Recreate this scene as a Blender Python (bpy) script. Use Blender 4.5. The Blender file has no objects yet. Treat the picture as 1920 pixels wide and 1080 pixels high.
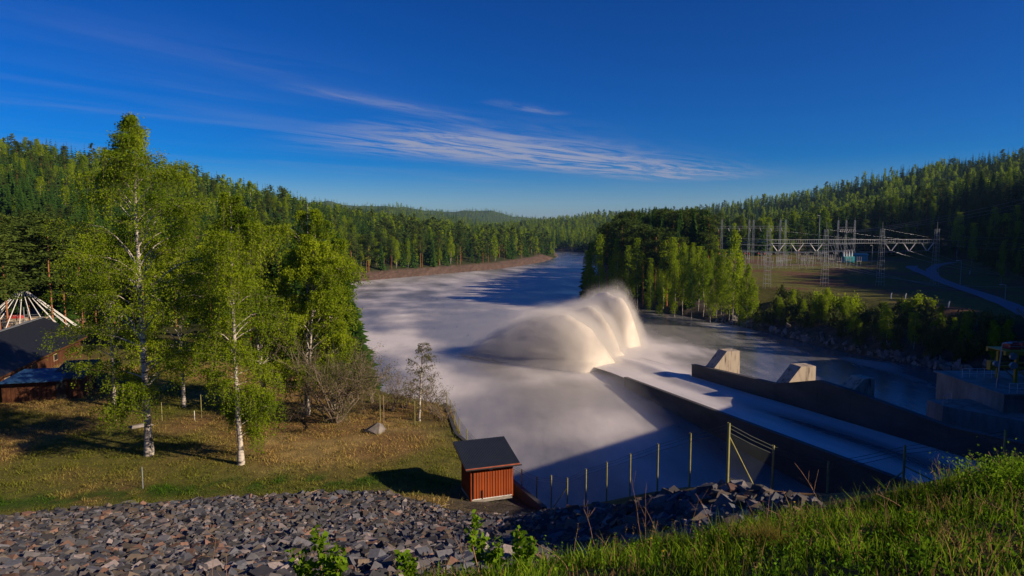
import bpy, math, random
import numpy as np
from mathutils import Vector, noise as mnoise

R = math.radians
rng = np.random.default_rng(7)
random.seed(7)
scene = bpy.context.scene
COL = scene.collection

# ------------------------------------------------------------------ camera
F = 1240.0
PITCH = math.atan(110 / F)
EYE = np.array([0.0, 0.0, 26.0])
cd = bpy.data.cameras.new('camera'); cam = bpy.data.objects.new('camera', cd); COL.objects.link(cam)
cd.sensor_width = 36; cd.lens = F / 1920 * 36; cd.clip_start = 0.1; cd.clip_end = 30000
cam.location = EYE; cam.rotation_euler = (R(90) - PITCH, 0, 0)
scene.camera = cam

# ------------------------------------------------------------------ light
SUN_AZ = (0.924, -0.382)           # horizontal direction towards the sun
SUN_EL = R(24.5)
sd = bpy.data.lights.new('sun', 'SUN'); sd.energy = 5.0; sd.angle = R(0.55); sd.color = (1.0, 0.80, 0.58)
sun = bpy.data.objects.new('sun', sd); COL.objects.link(sun)
_d = Vector((SUN_AZ[0] * math.cos(SUN_EL), SUN_AZ[1] * math.cos(SUN_EL), math.sin(SUN_EL)))
sun.rotation_euler = _d.to_track_quat('Z', 'Y').to_euler()
sun.location = (60, -30, 60)

world = bpy.data.worlds.new('World'); scene.world = world; world.use_nodes = True
wn = world.node_tree.nodes; wl = world.node_tree.links; wn.clear()
def W(t, **k):
    n = wn.new(t)
    for a, b in k.items(): setattr(n, a, b)
    return n
def wm(op, a, b=None, c=None, clamp=False):
    n = W('ShaderNodeMath', operation=op, use_clamp=clamp)
    for i, v in enumerate((a, b, c)):
        if v is None: continue
        if isinstance(v, (int, float)): n.inputs[i].default_value = v
        else: wl.new(v, n.inputs[i])
    return n.outputs[0]
sky = W('ShaderNodeTexSky', sky_type='NISHITA'); sky.sun_disc = False
sky.sun_elevation = SUN_EL; sky.sun_rotation = math.atan2(SUN_AZ[0], SUN_AZ[1])
sky.altitude = 400; sky.air_density = 1.0; sky.dust_density = 0.0; sky.ozone_density = 5.0
hs = W('ShaderNodeHueSaturation'); hs.inputs['Saturation'].default_value = 1.75; hs.inputs['Value'].default_value = 0.74
hs.inputs['Hue'].default_value = 0.506
wl.new(sky.outputs[0], hs.inputs['Color'])
gm = W('ShaderNodeGamma'); gm.inputs[1].default_value = 1.22
tint = W('ShaderNodeMix', data_type='RGBA', blend_type='MULTIPLY'); tint.inputs[0].default_value = 1; tint.inputs[7].default_value = (1.0, .93, 1.12, 1)
wl.new(hs.outputs[0], tint.inputs[6]); wl.new(tint.outputs[2], gm.inputs[0])
# cirrus on a flat layer high above: direction -> plane coordinates
tc = W('ShaderNodeTexCoord'); sp = W('ShaderNodeSeparateXYZ'); wl.new(tc.outputs['Generated'], sp.inputs[0])
dz = wm('MAXIMUM', sp.outputs[2], 0.02)
X = wm('DIVIDE', sp.outputs[0], dz); Y = wm('DIVIDE', sp.outputs[1], dz)
S = wm('ADD', wm('MULTIPLY', X, .655), wm('MULTIPLY', Y, .756))
T = wm('ADD', wm('MULTIPLY', X, -.756), wm('MULTIPLY', Y, .655))
def band(t0, w, s0, s1, fs):
    g = wm('POWER', 2.718, wm('MULTIPLY', wm('POWER', wm('DIVIDE', wm('SUBTRACT', T, t0), w), 2.0), -1.0))
    a = wm('DIVIDE', wm('SUBTRACT', S, s0), fs, clamp=True); b = wm('DIVIDE', wm('SUBTRACT', s1, S), fs, clamp=True)
    return wm('MULTIPLY', g, wm('MULTIPLY', a, b))
def streak(fs, ft, det, rough, dist, off, lo, hi):
    cb = W('ShaderNodeCombineXYZ')
    wl.new(wm('ADD', wm('MULTIPLY', S, fs), off), cb.inputs[0]); wl.new(wm('MULTIPLY', T, ft), cb.inputs[1])
    nz = W('ShaderNodeTexNoise'); nz.inputs['Scale'].default_value = 1; nz.inputs['Detail'].default_value = det
    nz.inputs['Roughness'].default_value = rough; nz.inputs['Distortion'].default_value = dist
    wl.new(cb.outputs[0], nz.inputs['Vector'])
    mr = W('ShaderNodeMapRange', interpolation_type='SMOOTHSTEP'); mr.inputs[1].default_value = lo; mr.inputs[2].default_value = hi
    wl.new(nz.outputs[0], mr.inputs[0]); return mr.outputs[0]
n1 = streak(.5, 1.9, 8, .68, 1.5, 3.0, .34, .66)
n2 = streak(.25, 1.1, 5, .6, .6, 11.0, .46, .74)
m_main = wm('ADD', wm('MULTIPLY', band(5.75, 1.1, 3.6, 13.5, 1.8), 1.8), wm('MULTIPLY', band(4.3, .16, 2.4, 4.6, .6), .6))
m_main = wm('ADD', m_main, wm('MULTIPLY', band(3.55, .1, 3.8, 4.8, .3), .9))
m_main = wm('ADD', m_main, wm('MULTIPLY', band(4.0, .6, .2, 3.2, 1.0), .07))
cl = wm('MULTIPLY', n1, m_main)
gen = wm('MULTIPLY', n2, wm('MULTIPLY', wm('DIVIDE', wm('SUBTRACT', T, 3.3), 3.0, clamp=True), .15))
cl = wm('MULTIPLY', wm('ADD', wm('MULTIPLY', cl, .85), gen), wm('MULTIPLY', wm('SUBTRACT', sp.outputs[2], .02), 14.0, clamp=True), clamp=True)
mx = W('ShaderNodeMix', data_type='RGBA')
wl.new(wm('MULTIPLY', cl, .92), mx.inputs[0]); wl.new(gm.outputs[0], mx.inputs[6]); mx.inputs[7].default_value = (4.4, 4.8, 6.6, 1)
bg = W('ShaderNodeBackground'); bg.inputs['Strength'].default_value = 0.054
wl.new(mx.outputs[2], bg.inputs['Color'])
wo = W('ShaderNodeOutputWorld'); wl.new(bg.outputs[0], wo.inputs['Surface'])

vs = scene.view_settings
vs.view_transform = 'Standard'; vs.look = 'None'; vs.gamma = 1; vs.use_curve_mapping = False; vs.exposure = 0.42
cy = scene.cycles
cy.max_bounces = 6; cy.diffuse_bounces = 2; cy.glossy_bounces = 2; cy.transmission_bounces = 3
cy.volume_bounces = 1; cy.transparent_max_bounces = 24; cy.use_denoising = True

# ------------------------------------------------------------------ helpers
def ray(px, py):
    u = (px - 960) / F; v = (540 - py) / F
    c, s = math.cos(PITCH), math.sin(PITCH)
    d = np.array([u, c + v * s, -s + v * c]); return d / d[1]
def G(px, py, z=None, D=None):
    d = ray(px, py)
    if D is None: D = (z - EYE[2]) / d[2]
    return EYE + d * D
def project(P):
    P = np.asarray(P, float); q = P - EYE; c, s = math.cos(PITCH), math.sin(PITCH)
    f = q[..., 1] * c - q[..., 2] * s; up = q[..., 1] * s + q[..., 2] * c
    return 960 + F * q[..., 0] / f, 540 - F * up / f, f

def sm(a, b, x):
    t = np.clip((x - a) / (b - a), 0, 1); return t * t * (3 - 2 * t)
_tab = rng.random((256, 256))
def vnoise(x, y):
    xi = np.floor(x).astype(int); yi = np.floor(y).astype(int); fx = x - xi; fy = y - yi
    fx = fx * fx * (3 - 2 * fx); fy = fy * fy * (3 - 2 * fy)
    g = lambda i, j: _tab[(xi + i) & 255, (yi + j) & 255]
    return (g(0, 0) * (1 - fx) + g(1, 0) * fx) * (1 - fy) + (g(0, 1) * (1 - fx) + g(1, 1) * fx) * fy
def fbm(x, y, o=4):
    s = 0; a = .5; t = 0
    for k in range(o):
        s = s + a * vnoise(x * 2 ** k + 17 * k, y * 2 ** k + 31 * k); t += a; a *= .5
    return s / t

def mk(name, V, Fs, mats=None, parent=None, midx=None, smooth=False, col=None, link=True):
    """one mesh object out of vertices and face arrays (each n x k)"""
    me = bpy.data.meshes.new(name)
    V = np.asarray(V, dtype=np.float32).reshape(-1, 3)
    if not isinstance(Fs, (list, tuple)): Fs = [Fs]
    Fs = [np.asarray(f, dtype=np.int32) for f in Fs if len(f)]
    me.vertices.add(len(V)); me.vertices.foreach_set('co', V.ravel())
    nl = sum(f.size for f in Fs); nf = sum(len(f) for f in Fs)
    me.loops.add(nl); me.loops.foreach_set('vertex_index', np.concatenate([f.ravel() for f in Fs]))
    me.polygons.add(nf)
    starts = []; o = 0
    for f in Fs:
        starts.append(o + np.arange(len(f)) * f.shape[1]); o += f.size
    me.polygons.foreach_set('loop_start', np.concatenate(starts).astype(np.int32))
    if mats is not None:
        for m in (mats if isinstance(mats, (list, tuple)) else [mats]): me.materials.append(m)
    if midx is not None: me.polygons.foreach_set('material_index', np.asarray(midx, dtype=np.int32))
    me.polygons.foreach_set('use_smooth', np.full(nf, bool(smooth)))
    me.update(calc_edges=True)
    if col is not None:
        a = me.color_attributes.new('Col', 'FLOAT_COLOR', 'POINT')
        c = np.ones((len(V), 4), dtype=np.float32); c[:, :col.shape[1]] = col
        a.data.foreach_set('color', c.ravel())
    if not link: return me
    o = bpy.data.objects.new(name, me); COL.objects.link(o)
    if parent is not None: o.parent = parent
    return o
def inst(name, me, parent=None, loc=(0, 0, 0), rot=(0, 0, 0), sc=(1, 1, 1)):
    o = bpy.data.objects.new(name, me); COL.objects.link(o)
    if parent is not None: o.parent = parent
    o.location = loc; o.rotation_euler = rot; o.scale = sc if hasattr(sc, '__len__') else (sc,) * 3
    return o
def tag(o, label=None, cat=None, group=None, kind=None):
    for k, v in (('label', label), ('category', cat), ('group', group), ('kind', kind)):
        if v: o[k] = v
    return o
def empty(name, loc, rz=0):
    o = bpy.data.objects.new(name, None); COL.objects.link(o); o.empty_display_size = .3
    o.location = loc; o.rotation_euler = (0, 0, rz); return o

class MB:
    def __init__(s): s.V = []; s.F = {}; s.n = 0; s.C = []
    def add(s, V, F, c=None):
        V = np.asarray(V, float).reshape(-1, 3)
        for f in (F if isinstance(F, list) and len(F) and isinstance(F[0], np.ndarray) else [np.asarray(F)]):
            if len(f): s.F.setdefault(f.shape[1], []).append(f + s.n)
        s.V.append(V); s.n += len(V)
        if c is not None: s.C.append(np.broadcast_to(np.asarray(c, float), (len(V), 3)))
        return s
    def box(s, c, d, rz=0):
        x, y, z = np.array(d) / 2
        V = np.array([[-x, -y, -z], [x, -y, -z], [x, y, -z], [-x, y, -z], [-x, -y, z], [x, -y, z], [x, y, z], [-x, y, z]])
        if rz:
            c_, s_ = math.cos(rz), math.sin(rz); V[:, :2] = V[:, :2] @ np.array([[c_, s_], [-s_, c_]])
        return s.add(V + np.array(c), BOXF)
    def hexa(s, bottom, top):
        return s.add(list(bottom) + list(top), BOXF)
    def bar(s, a, b, r, k=4, r2=None):
        return s.tube([a, b], [r, r if r2 is None else r2], k)
    def tube(s, P, Rr, k=6, cap=True):
        P = np.asarray(P, float); n = len(P); Rr = np.broadcast_to(np.asarray(Rr, float), (n,))
        T = np.gradient(P, axis=0) if n > 2 else np.repeat((P[1:] - P[:1]), 2, 0)
        T /= np.linalg.norm(T, axis=1, keepdims=True) + 1e-9
        ref = np.array([0, 0, 1.0]) if abs(T[:, 2]).mean() < .8 else np.array([1.0, 0, 0])
        A = np.cross(T, ref); A /= np.linalg.norm(A, axis=1, keepdims=True) + 1e-9; B = np.cross(T, A)
        th = np.arange(k) * 2 * math.pi / k + math.pi / 4
        V = P[:, None] + Rr[:, None, None] * (np.cos(th)[None, :, None] * A[:, None] + np.sin(th)[None, :, None] * B[:, None])
        i = np.arange(n - 1)[:, None] * k; j = np.arange(k)[None]; j2 = (j + 1) % k
        Fq = np.stack([i + j, i + j2, i + k + j2, i + k + j], -1).reshape(-1, 4)
        fs = [Fq]
        if cap and k == 4: fs.append(np.array([[3, 2, 1, 0], [(n - 1) * 4 + q for q in range(4)]]))
        return s.add(V.reshape(-1, 3), fs)
    def mesh(s, name, mats, parent=None, smooth=False, link=True):
        fs = [np.concatenate(v) for v in s.F.values()]
        col = np.concatenate(s.C) if s.C else None
        return mk(name, np.concatenate(s.V), fs, mats, parent, smooth=smooth, col=col, link=link)
BOXF = np.array([[0, 3, 2, 1], [4, 5, 6, 7], [0, 1, 5, 4], [1, 2, 6, 5], [2, 3, 7, 6], [3, 0, 4, 7]])

# ------------------------------------------------------------------ materials
def newmat(name):
    m = bpy.data.materials.new(name); m.use_nodes = True; nt = m.node_tree; nt.nodes.clear()
    def N(t, ins=None, **k):
        n = nt.nodes.new(t)
        for a, b in k.items(): setattr(n, a, b)
        for a, b in (ins or {}).items():
            if hasattr(b, 'default_value') or isinstance(b, bpy.types.NodeSocket): nt.links.new(b, n.inputs[a])
            else: n.inputs[a].default_value = b
        return n
    return m, N, nt
def c4(c): return (c[0], c[1], c[2], 1)
def surf(name, c1, c2=None, scale=3.0, rough=.8, bump=.3, bscale=None, metal=0, spec=.3, stretch=(1, 1, 1), attr=False, rnd=0, det=6, bdist=.05, c3=None):
    """general surface: two or three tones mixed by noise, with relief"""
    m, N, nt = newmat(name)
    tcn = N('ShaderNodeTexCoord'); mp = N('ShaderNodeMapping', {'Vector': tcn.outputs['Object'], 'Scale': stretch})
    nz = N('ShaderNodeTexNoise', {'Vector': mp.outputs[0], 'Scale': scale, 'Detail': det, 'Roughness': .6})
    c2 = c2 or tuple(x * .6 for x in c1)
    rp = N('ShaderNodeValToRGB', {'Fac': nz.outputs[0]})
    e = rp.color_ramp.elements; e[0].position = .33; e[0].color = c4(c2); e[1].position = .67; e[1].color = c4(c1)
    if c3: x = e.new(.5); x.color = c4(c3)
    out = rp.outputs[0]
    if attr:
        at = N('ShaderNodeVertexColor', layer_name='Col')
        mx = N('ShaderNodeMix', {0: 1.0, 6: at.outputs[0], 7: out}, data_type='RGBA', blend_type='MULTIPLY'); out = mx.outputs[2]
    if rnd:
        oi = N('ShaderNodeObjectInfo')
        mr = N('ShaderNodeMapRange', {0: oi.outputs['Random'], 3: 1 - rnd, 4: 1 + rnd})
        mx = N('ShaderNodeVectorMath', {0: out, 'Scale': mr.outputs[0]}, operation='SCALE'); out = mx.outputs[0]
    b = N('ShaderNodeBsdfPrincipled', {'Base Color': out, 'Roughness': rough, 'Metallic': metal, 'Specular IOR Level': spec})
    if bump:
        bn = N('ShaderNodeTexNoise', {'Vector': mp.outputs[0], 'Scale': bscale or scale * 4, 'Detail': 6, 'Roughness': .65})
        bp = N('ShaderNodeBump', {'Height': bn.outputs[0], 'Strength': bump, 'Distance': bdist})
        nt.links.new(bp.outputs[0], b.inputs['Normal'])
    o = N('ShaderNodeOutputMaterial'); nt.links.new(b.outputs[0], o.inputs[0]); return m
def leafmat(name, c1, c2, scale=.5, trans=.45, rnd=.35, huer=.0, attr=False):
    m, N, nt = newmat(name)
    oi = N('ShaderNodeObjectInfo'); ge = N('ShaderNodeTexCoord')
    nz = N('ShaderNodeTexNoise', {'Vector': ge.outputs['Object'], 'Scale': scale, 'Detail': 5})
    ad = N('ShaderNodeMath', {0: nz.outputs[0], 1: N('ShaderNodeMath', {0: oi.outputs['Random'], 1: rnd}, operation='MULTIPLY').outputs[0]}, operation='ADD')
    mr = N('ShaderNodeMapRange', {0: ad.outputs[0], 1: .35, 2: .65 + rnd})
    mx = N('ShaderNodeMix', {0: mr.outputs[0], 6: c4(c1), 7: c4(c2)}, data_type='RGBA')
    out = mx.outputs[2]
    if attr:
        at = N('ShaderNodeVertexColor', layer_name='Col')
        out = N('ShaderNodeMix', {0: 1.0, 6: at.outputs[0], 7: out}, data_type='RGBA', blend_type='MULTIPLY').outputs[2]
    d = N('ShaderNodeBsdfDiffuse', {'Color': out}); t = N('ShaderNodeBsdfTranslucent', {'Color': out})
    s = N('ShaderNodeMixShader', {0: trans, 1: d.outputs[0], 2: t.outputs[0]})
    o = N('ShaderNodeOutputMaterial', {0: s.outputs[0]}); return m

M = {}
M['ground'] = surf('ground', (1.25, 1.2, 1.1), (.6, .62, .6), scale=.9, rough=.95, bump=.9, bscale=5, attr=True, spec=.1, bdist=.15)
M['concrete'] = surf('concrete', (.34, .32, .29), (.17, .16, .145), scale=.7, rough=.85, bump=.25, bscale=6, stretch=(1, 1, .35), c3=(.27, .25, .22))
M['wetconcrete'] = surf('wet_dark_concrete', (.085, .082, .078), (.045, .044, .042), scale=.35, rough=.7, bump=.2, bscale=6, stretch=(.5, .5, 1.6), c3=(.065, .063, .06))
M['pierconcrete'] = surf('pier_concrete', (.44, .38, .29), (.09, .075, .06), scale=1.4, rough=.85, bump=.2, bscale=6, stretch=(1.5, 1.5, .25), c3=(.4, .34, .27))
M['steel'] = surf('galvanised_steel', (.42, .46, .5), (.3, .33, .36), scale=2, rough=.45, metal=.55, bump=0)
M['wire'] = surf('line_wire', (.36, .40, .46), (.3, .33, .38), rough=.4, metal=.6, bump=0)
M['insul'] = surf('insulator', (.40, .40, .40), (.28, .28, .29), rough=.3, bump=0)
M['teal'] = surf('teal_paint', (.08, .48, .52), (.06, .38, .43), scale=1, rough=.5, bump=.1)
M['tealdark'] = surf('teal_roof', (.05, .36, .4), (.04, .28, .32), scale=1, rough=.5, bump=.1)
M['asphalt'] = surf('asphalt', (.17, .2, .26), (.12, .14, .19), scale=1.5, rough=.8, bump=.2)
M['postgreen'] = surf('fence_post_paint', (.34, .33, .13), (.22, .21, .08), scale=3, rough=.6, bump=.1)
M['mesh'] = surf('fence_wire', (.07, .08, .075), (.04, .05, .045), rough=.5, metal=.3, bump=0)
M['redboard'] = surf('falu_red_board', (.34, .068, .010), (.2, .036, .007), scale=5, rough=.75, bump=.3, bscale=14, stretch=(3, 3, .3), rnd=.22)
M['redtrim'] = surf('red_trim', (.4, .11, .06), (.28, .07, .04), scale=4, rough=.7, bump=.1)
M['roofsheet'] = surf('dark_roof_sheet', (.035, .042, .055), (.024, .03, .04), scale=2, rough=.42, bump=.05, spec=.5)
M['roofsheet2'] = surf('old_roof_sheet', (.018, .02, .026), (.012, .014, .018), scale=2, rough=.5, bump=.1)
M['blueroof'] = surf('blue_roof_sheet', (.03, .09, .2), (.02, .06, .14), scale=2, rough=.4, bump=.05)
M['brown'] = surf('brown_boards', (.12, .045, .018), (.05, .02, .01), scale=3, rough=.8, bump=.3, stretch=(2, 2, .3), rnd=.3)
M['timber'] = surf('pale_timber', (.42, .33, .22), (.28, .21, .14), scale=2, rough=.8, bump=.2)
M['white'] = surf('white_paint', (.75, .75, .73), (.6, .6, .58), scale=3, rough=.5, bump=.05)
M['yellow'] = surf('yellow_paint', (.55, .34, .02), (.4, .24, .02), scale=3, rough=.5, bump=.05)
M['redpaint'] = surf('red_paint', (.5, .05, .04), (.35, .03, .03), scale=3, rough=.5, bump=.05)
M['black'] = surf('black_metal', (.02, .02, .022), (.015, .015, .017), rough=.5, bump=0)
M['rock'] = surf('stone', (1.15, 1.1, 1.1), (.7, .72, .78), scale=3, rough=.85, bump=.4, bscale=9, attr=True, bdist=.03)
M['bankrock'] = surf('bank_rock', (.26, .24, .22), (.1, .09, .085), scale=1.2, rough=.9, bump=.6, bscale=4, rnd=.3)
M['spruce'] = leafmat('spruce_needles', (.016, .045, .010), (.062, .13, .018), .35, .25)
M['pine'] = leafmat('pine_needles', (.04, .075, .016), (.12, .165, .028), .35, .25)
M['birch'] = leafmat('birch_leaves', (.13, .22, .010), (.36, .46, .018), .3, .5)
M['birchhero'] = leafmat('young_birch_leaves', (.105, .185, .008), (.34, .43, .018), .35, .5, rnd=.1)
M['bareleaf'] = leafmat('budding_twigs', (.10, .11, .03), (.17, .16, .06), .5, .4)
M['bushleaf'] = leafmat('bush_leaves', (.06, .09, .02), (.13, .16, .035), .5, .4)
M['bark'] = surf('spruce_bark', (.11, .08, .06), (.06, .045, .035), scale=3, rough=.9, bump=.4, stretch=(1, 1, .3))
M['pinebark'] = surf('pine_bark', (.42, .17, .07), (.24, .1, .05), scale=2, rough=.9, bump=.4, stretch=(1, 1, .3))
M['twig'] = surf('grey_twigs', (.24, .19, .14), (.14, .11, .085), scale=3, rough=.9, bump=0)
M['dry'] = surf('dry_stalks', (.36, .22, .13), (.2, .11, .07), scale=8, rough=.9, bump=0)
M['grass'] = leafmat('grass_blades', (.75, .8, .6), (1.15, 1.1, .9), 1.2, .45, rnd=0, attr=True)
M['shoot'] = leafmat('green_shoots', (.10, .2, .012), (.2, .33, .02), 3, .45, rnd=.2)
M['dandelion'] = surf('dandelion_yellow', (.75, .55, .02), (.6, .42, .02), rough=.6, bump=0)
def bark_birch():
    m, N, nt = newmat('birch_bark')
    t = N('ShaderNodeTexCoord'); mp = N('ShaderNodeMapping', {'Vector': t.outputs['Object'], 'Scale': (1.2, 1.2, 5)})
    nz = N('ShaderNodeTexNoise', {'Vector': mp.outputs[0], 'Scale': 1.1, 'Detail': 5, 'Roughness': .7})
    rp = N('ShaderNodeValToRGB', {'Fac': nz.outputs[0]})
    e = rp.color_ramp.elements; e[0].position = .40; e[0].color = (.035, .03, .03, 1); e[1].position = .52; e[1].color = (.50, .45, .39, 1)
    b = N('ShaderNodeBsdfPrincipled', {'Base Color': rp.outputs[0], 'Roughness': .7})
    bp = N('ShaderNodeBump', {'Height': nz.outputs[0], 'Strength': .3, 'Distance': .03}); nt.links.new(bp.outputs[0], b.inputs['Normal'])
    N('ShaderNodeOutputMaterial', {0: b.outputs[0]}); return m
M['birchbark'] = bark_birch()
# ------------------------------------------------------------------ the lie of the land
def poly_dist(x, y, P, closed=True):
    """distance to a polyline and, if closed, whether inside"""
    P = np.asarray(P, float); Q = np.roll(P, -1, 0) if closed else P[1:]
    A = P if closed else P[:-1]
    best = np.full(x.shape, 1e9); inside = np.zeros(x.shape, bool)
    for (ax, ay), (bx, by) in zip(A[:, :2], Q[:, :2]):
        dx, dy = bx - ax, by - ay; L2 = dx * dx + dy * dy + 1e-9
        t = np.clip(((x - ax) * dx + (y - ay) * dy) / L2, 0, 1)
        best = np.minimum(best, np.hypot(x - ax - t * dx, y - ay - t * dy))
        if closed and ay != by:
            c = ((ay > y) != (by > y)) & (x < (bx - ax) * (y - ay) / (by - ay) + ax); inside ^= c
    return best, inside
def g2(px, py, z=0): return tuple(G(px, py, z)[:2])

POSTS = [(1036, 43.0, 7.4), (1067, 41, 8.0), (1103, 38, 9.7), (1143, 35, 11.2), (1188, 32, 12.7), (1241, 29, 14.2), (1303, 25.8, 15.7), (1376, 22.5, 17.1),
         (1463, 24, 15.8), (1570, 24.5, 15.0), (1716, 24, 15.8), (1908, 22, 17.0)]
RIVER = [(2.6, 41.2), (-4.6, 57), (-6.5, 67), (-13.5, 72), (-22, 82), (-31, 98), (-46, 140), (-85, 282), (-98, 318), g2(670, 528), g2(760, 520), g2(850, 512), g2(950, 503), g2(1020, 491),
         g2(1036, 485), (46, 640), (25, 720), (-70, 800), (-70, 870), (60, 790), (92, 716), (72, 560), (52, 400), (36, 300), g2(1125, 566), g2(1200, 577), g2(1330, 601),
         g2(1400, 613), g2(1500, 640), g2(1640, 672), g2(1800, 700), (88, 104), (92, 80), (50, 45), (21, 21.5), (17.6, 22.8), (15, 25), (12, 25.6), (10, 25.4), (8.6, 24.4), (8.4, 26),
         (8, 29.2), (7.1, 32.4), (6.3, 35.4), (5.4, 38.6), (4.6, 41.0), (3.3, 43)]
RIVER = [np.array(p, float) for p in RIVER]
FIELD = [(66, 206), (70, 182), (82, 150), (98, 132), (128, 130), (150, 172), (168, 225), (192, 280), (215, 345), (190, 372), (95, 372), (88, 300), (84, 262)]
SUB = [(80, 268), (222, 262), (252, 345), (200, 388), (86, 385)]
RIDGES = [  # (polyline x,y,z) and half width
    ([(170, -260, 50), (240, 0, 62), (290, 95, 68), (305, 150, 70), (322, 205, 62), (350, 300, 64), (430, 470, 58), (530, 690, 98), (505, 850, 92), (445, 1000, 73), (310, 1150, 52), (150, 1320, 43), (40, 1450, 33)], 300),
    ([(-600, 60, 95), (-420, 300, 98), (-294, 390, 81), (-262, 480, 64), (-250, 600, 46), (-215, 760, 40), (-120, 920, 18), (10, 1050, 11)], 240),
    ([(-560, 1450, 80), (-387, 1600, 74), (-284, 1600, 78), (-180, 1620, 60), (-60, 1650, 36), (60, 1750, 30)], 330),
    ([(-1400, 2600, 160), (-800, 3000, 150), (-361, 3200, 112), (-103, 3200, 118), (75, 3250, 80), (400, 3300, 60), (1500, 3000, 120)], 700),
]
CTRL = []
def cp(px, py, z=None, D=None): CTRL.append(tuple(G(px, py, z, D)))
for px, py, z in [(0, 972, 8), (300, 850, 8), (452, 868, 8), (700, 927, 8), (850, 830, 8), (832, 772, 8), (0, 780, 8.3), (600, 800, 8.2), (860, 937, 8), (1003, 958, 7.9), (350, 945, 8), (550, 932, 8)]: cp(px, py, z=z)
for px, py, D in [(600, 1080, 19), (0, 1080, 21), (300, 1000, 32), (900, 1000, 31), (1000, 968, 37), (1100, 1010, 24), (1250, 1000, 20), (300, 1080, 20), (850, 1070, 19),
                  (1700, 1080, 5), (1900, 910, 11.5), (1400, 1000, 12.5), (1000, 1072, 9.5), (1300, 1090, 6.5), (740, 1110, 9), (1700, 948, 12), (1200, 1044, 10.5)]: cp(px, py, D=D)
for px, D, z in POSTS: CTRL.append(((px - 960) / F * D, D, z))
CTRL += [(-80, 110, 9), (-40, 100, 8.5), (-15, 70, 8), (-60, 60, 8), (-8, 5, 22.8), (-15, 10, 20.3), (0, -6, 24.2), (0, 0, 24.2), (8, 0, 24.3), (-30, 2, 21.5), (-42, 18, 15.5), (19, 14, 23.6), (24, 16, 23.4), (-6, 9, 19.6), (-10, 13, 17.6), (-2.5, 13.5, 17.8), (2.5, 17, 16.8),
         (16, 9, 23.2), (22, -20, 24), (-20, -20, 24), (-60, 30, 10), (-60, 10, 18), (-60, -20, 24), (60, -20, 24)]
CTRL = np.array(CTRL)
def _tps():
    P = CTRL[:, :2]; n = len(P)
    r = np.linalg.norm(P[:, None] - P[None], axis=2); K = np.where(r > 0, r * r * np.log(r + 1e-9), 0) + np.eye(n) * .3
    A = np.zeros((n + 3, n + 3)); A[:n, :n] = K; A[:n, n] = 1; A[:n, n + 1:] = P; A[n, :n] = 1; A[n + 1:, :n] = P.T
    return np.linalg.solve(A, np.concatenate([CTRL[:, 2], np.zeros(3)]))
_w = _tps()
def tps(x, y):
    s = np.full(x.shape, _w[-3]) + _w[-2] * x + _w[-1] * y
    for (px, py), w in zip(CTRL[:, :2], _w):
        r = np.hypot(x - px, y - py) + 1e-9; s = s + w * r * r * np.log(r)
    return np.clip(s, 5.5, 24.6)
def land(x, y):
    """ground height without the river cut"""
    far = np.full(x.shape, 9.0) + 2.0 * (fbm(x / 60 + 3, y / 60 + 9, 3) - .5)
    for P, Wd in RIDGES:
        P = np.array(P, float); best = np.full(x.shape, 1e9); hz = np.zeros(x.shape)
        for a, b in zip(P[:-1], P[1:]):
            dx, dy = b[:2] - a[:2]; L2 = dx * dx + dy * dy
            t = np.clip(((x - a[0]) * dx + (y - a[1]) * dy) / L2, 0, 1)
            d = np.hypot(x - a[0] - t * dx, y - a[1] - t * dy); c = d < best
            best = np.where(c, d, best); hz = np.where(c, a[2] + t * (b[2] - a[2]), hz)
        h = (hz - 9) * np.clip(1 - best / Wd, 0, 1) ** 1.35
        h = h * (1 + .22 * (fbm(x / 90, y / 90, 3) - .5))
        far = np.maximum(far, 9 + h)
    df, ins = poly_dist(x, y, FIELD)
    wf = np.where(ins, 1, 1 - sm(0, 30, df)); fz = 8.6 + sm(200, 330, y) * 1.6 + .5 * (fbm(x / 14, y / 14, 2) - .5)
    ds, i2 = poly_dist(x, y, SUB); wf = np.maximum(wf, np.where(i2, 1, 1 - sm(0, 25, ds)))
    far = far * (1 - wf) + fz * wf
    wn_ = (1 - sm(88, 125, y)) * (1 - sm(28, 60, x)) * (1 - sm(70, 110, -x))
    m = wn_ > 0
    z = far.copy()
    if m.any(): z[m] = far[m] * (1 - wn_[m]) + tps(x[m], y[m]) * wn_[m]
    return z
def H(x, y):
    x = np.atleast_1d(np.asarray(x, float)); y = np.atleast_1d(np.asarray(y, float))
    z = land(x, y); d, ins = poly_dist(x, y, RIVER)
    near = (y < 92) & (x < 30)
    redb = (x < 60) & (y > 250) & (y < 640) & (x < .085 * y)
    z = np.where(redb, np.minimum(z, 3.6 + np.clip(d - 11, 0, 1e9) * .22 + .10 * np.clip(d - 60, 0, 1e9)), z)
    bw = np.where(near, .5, np.where(x < 40, 13.0, 24.0)); bw = np.where((x < 60) & (y > 250), 11.0, bw)
    rough = fbm(x / 4, y / 4, 3)
    e = np.clip(d / bw, 0, 1); e = e * e * (3 - 2 * e) if False else e ** .8
    zo = z * e + (rough - .5) * 2.2 * (e > 0) * (1 - e) * (~near)
    zi = np.where(near, z - 2.6 * d, -.3 * d); zi = np.maximum(zi, -3)
    return np.where(ins, zi, np.where(near, z, zo))
def hz1(x, y): return float(H(x, y)[0])
def hit(px, py, d0=6, d1=1500):
    """where the sight line through a pixel meets the ground"""
    D = d0 * (d1 / d0) ** (np.arange(1400) / 1399.0); r = ray(px, py)
    P = EYE + r * D[:, None]; below = np.nonzero(P[:, 2] < H(P[:, 0], P[:, 1]))[0]
    return P[below[0]] if len(below) else P[-1]

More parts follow.
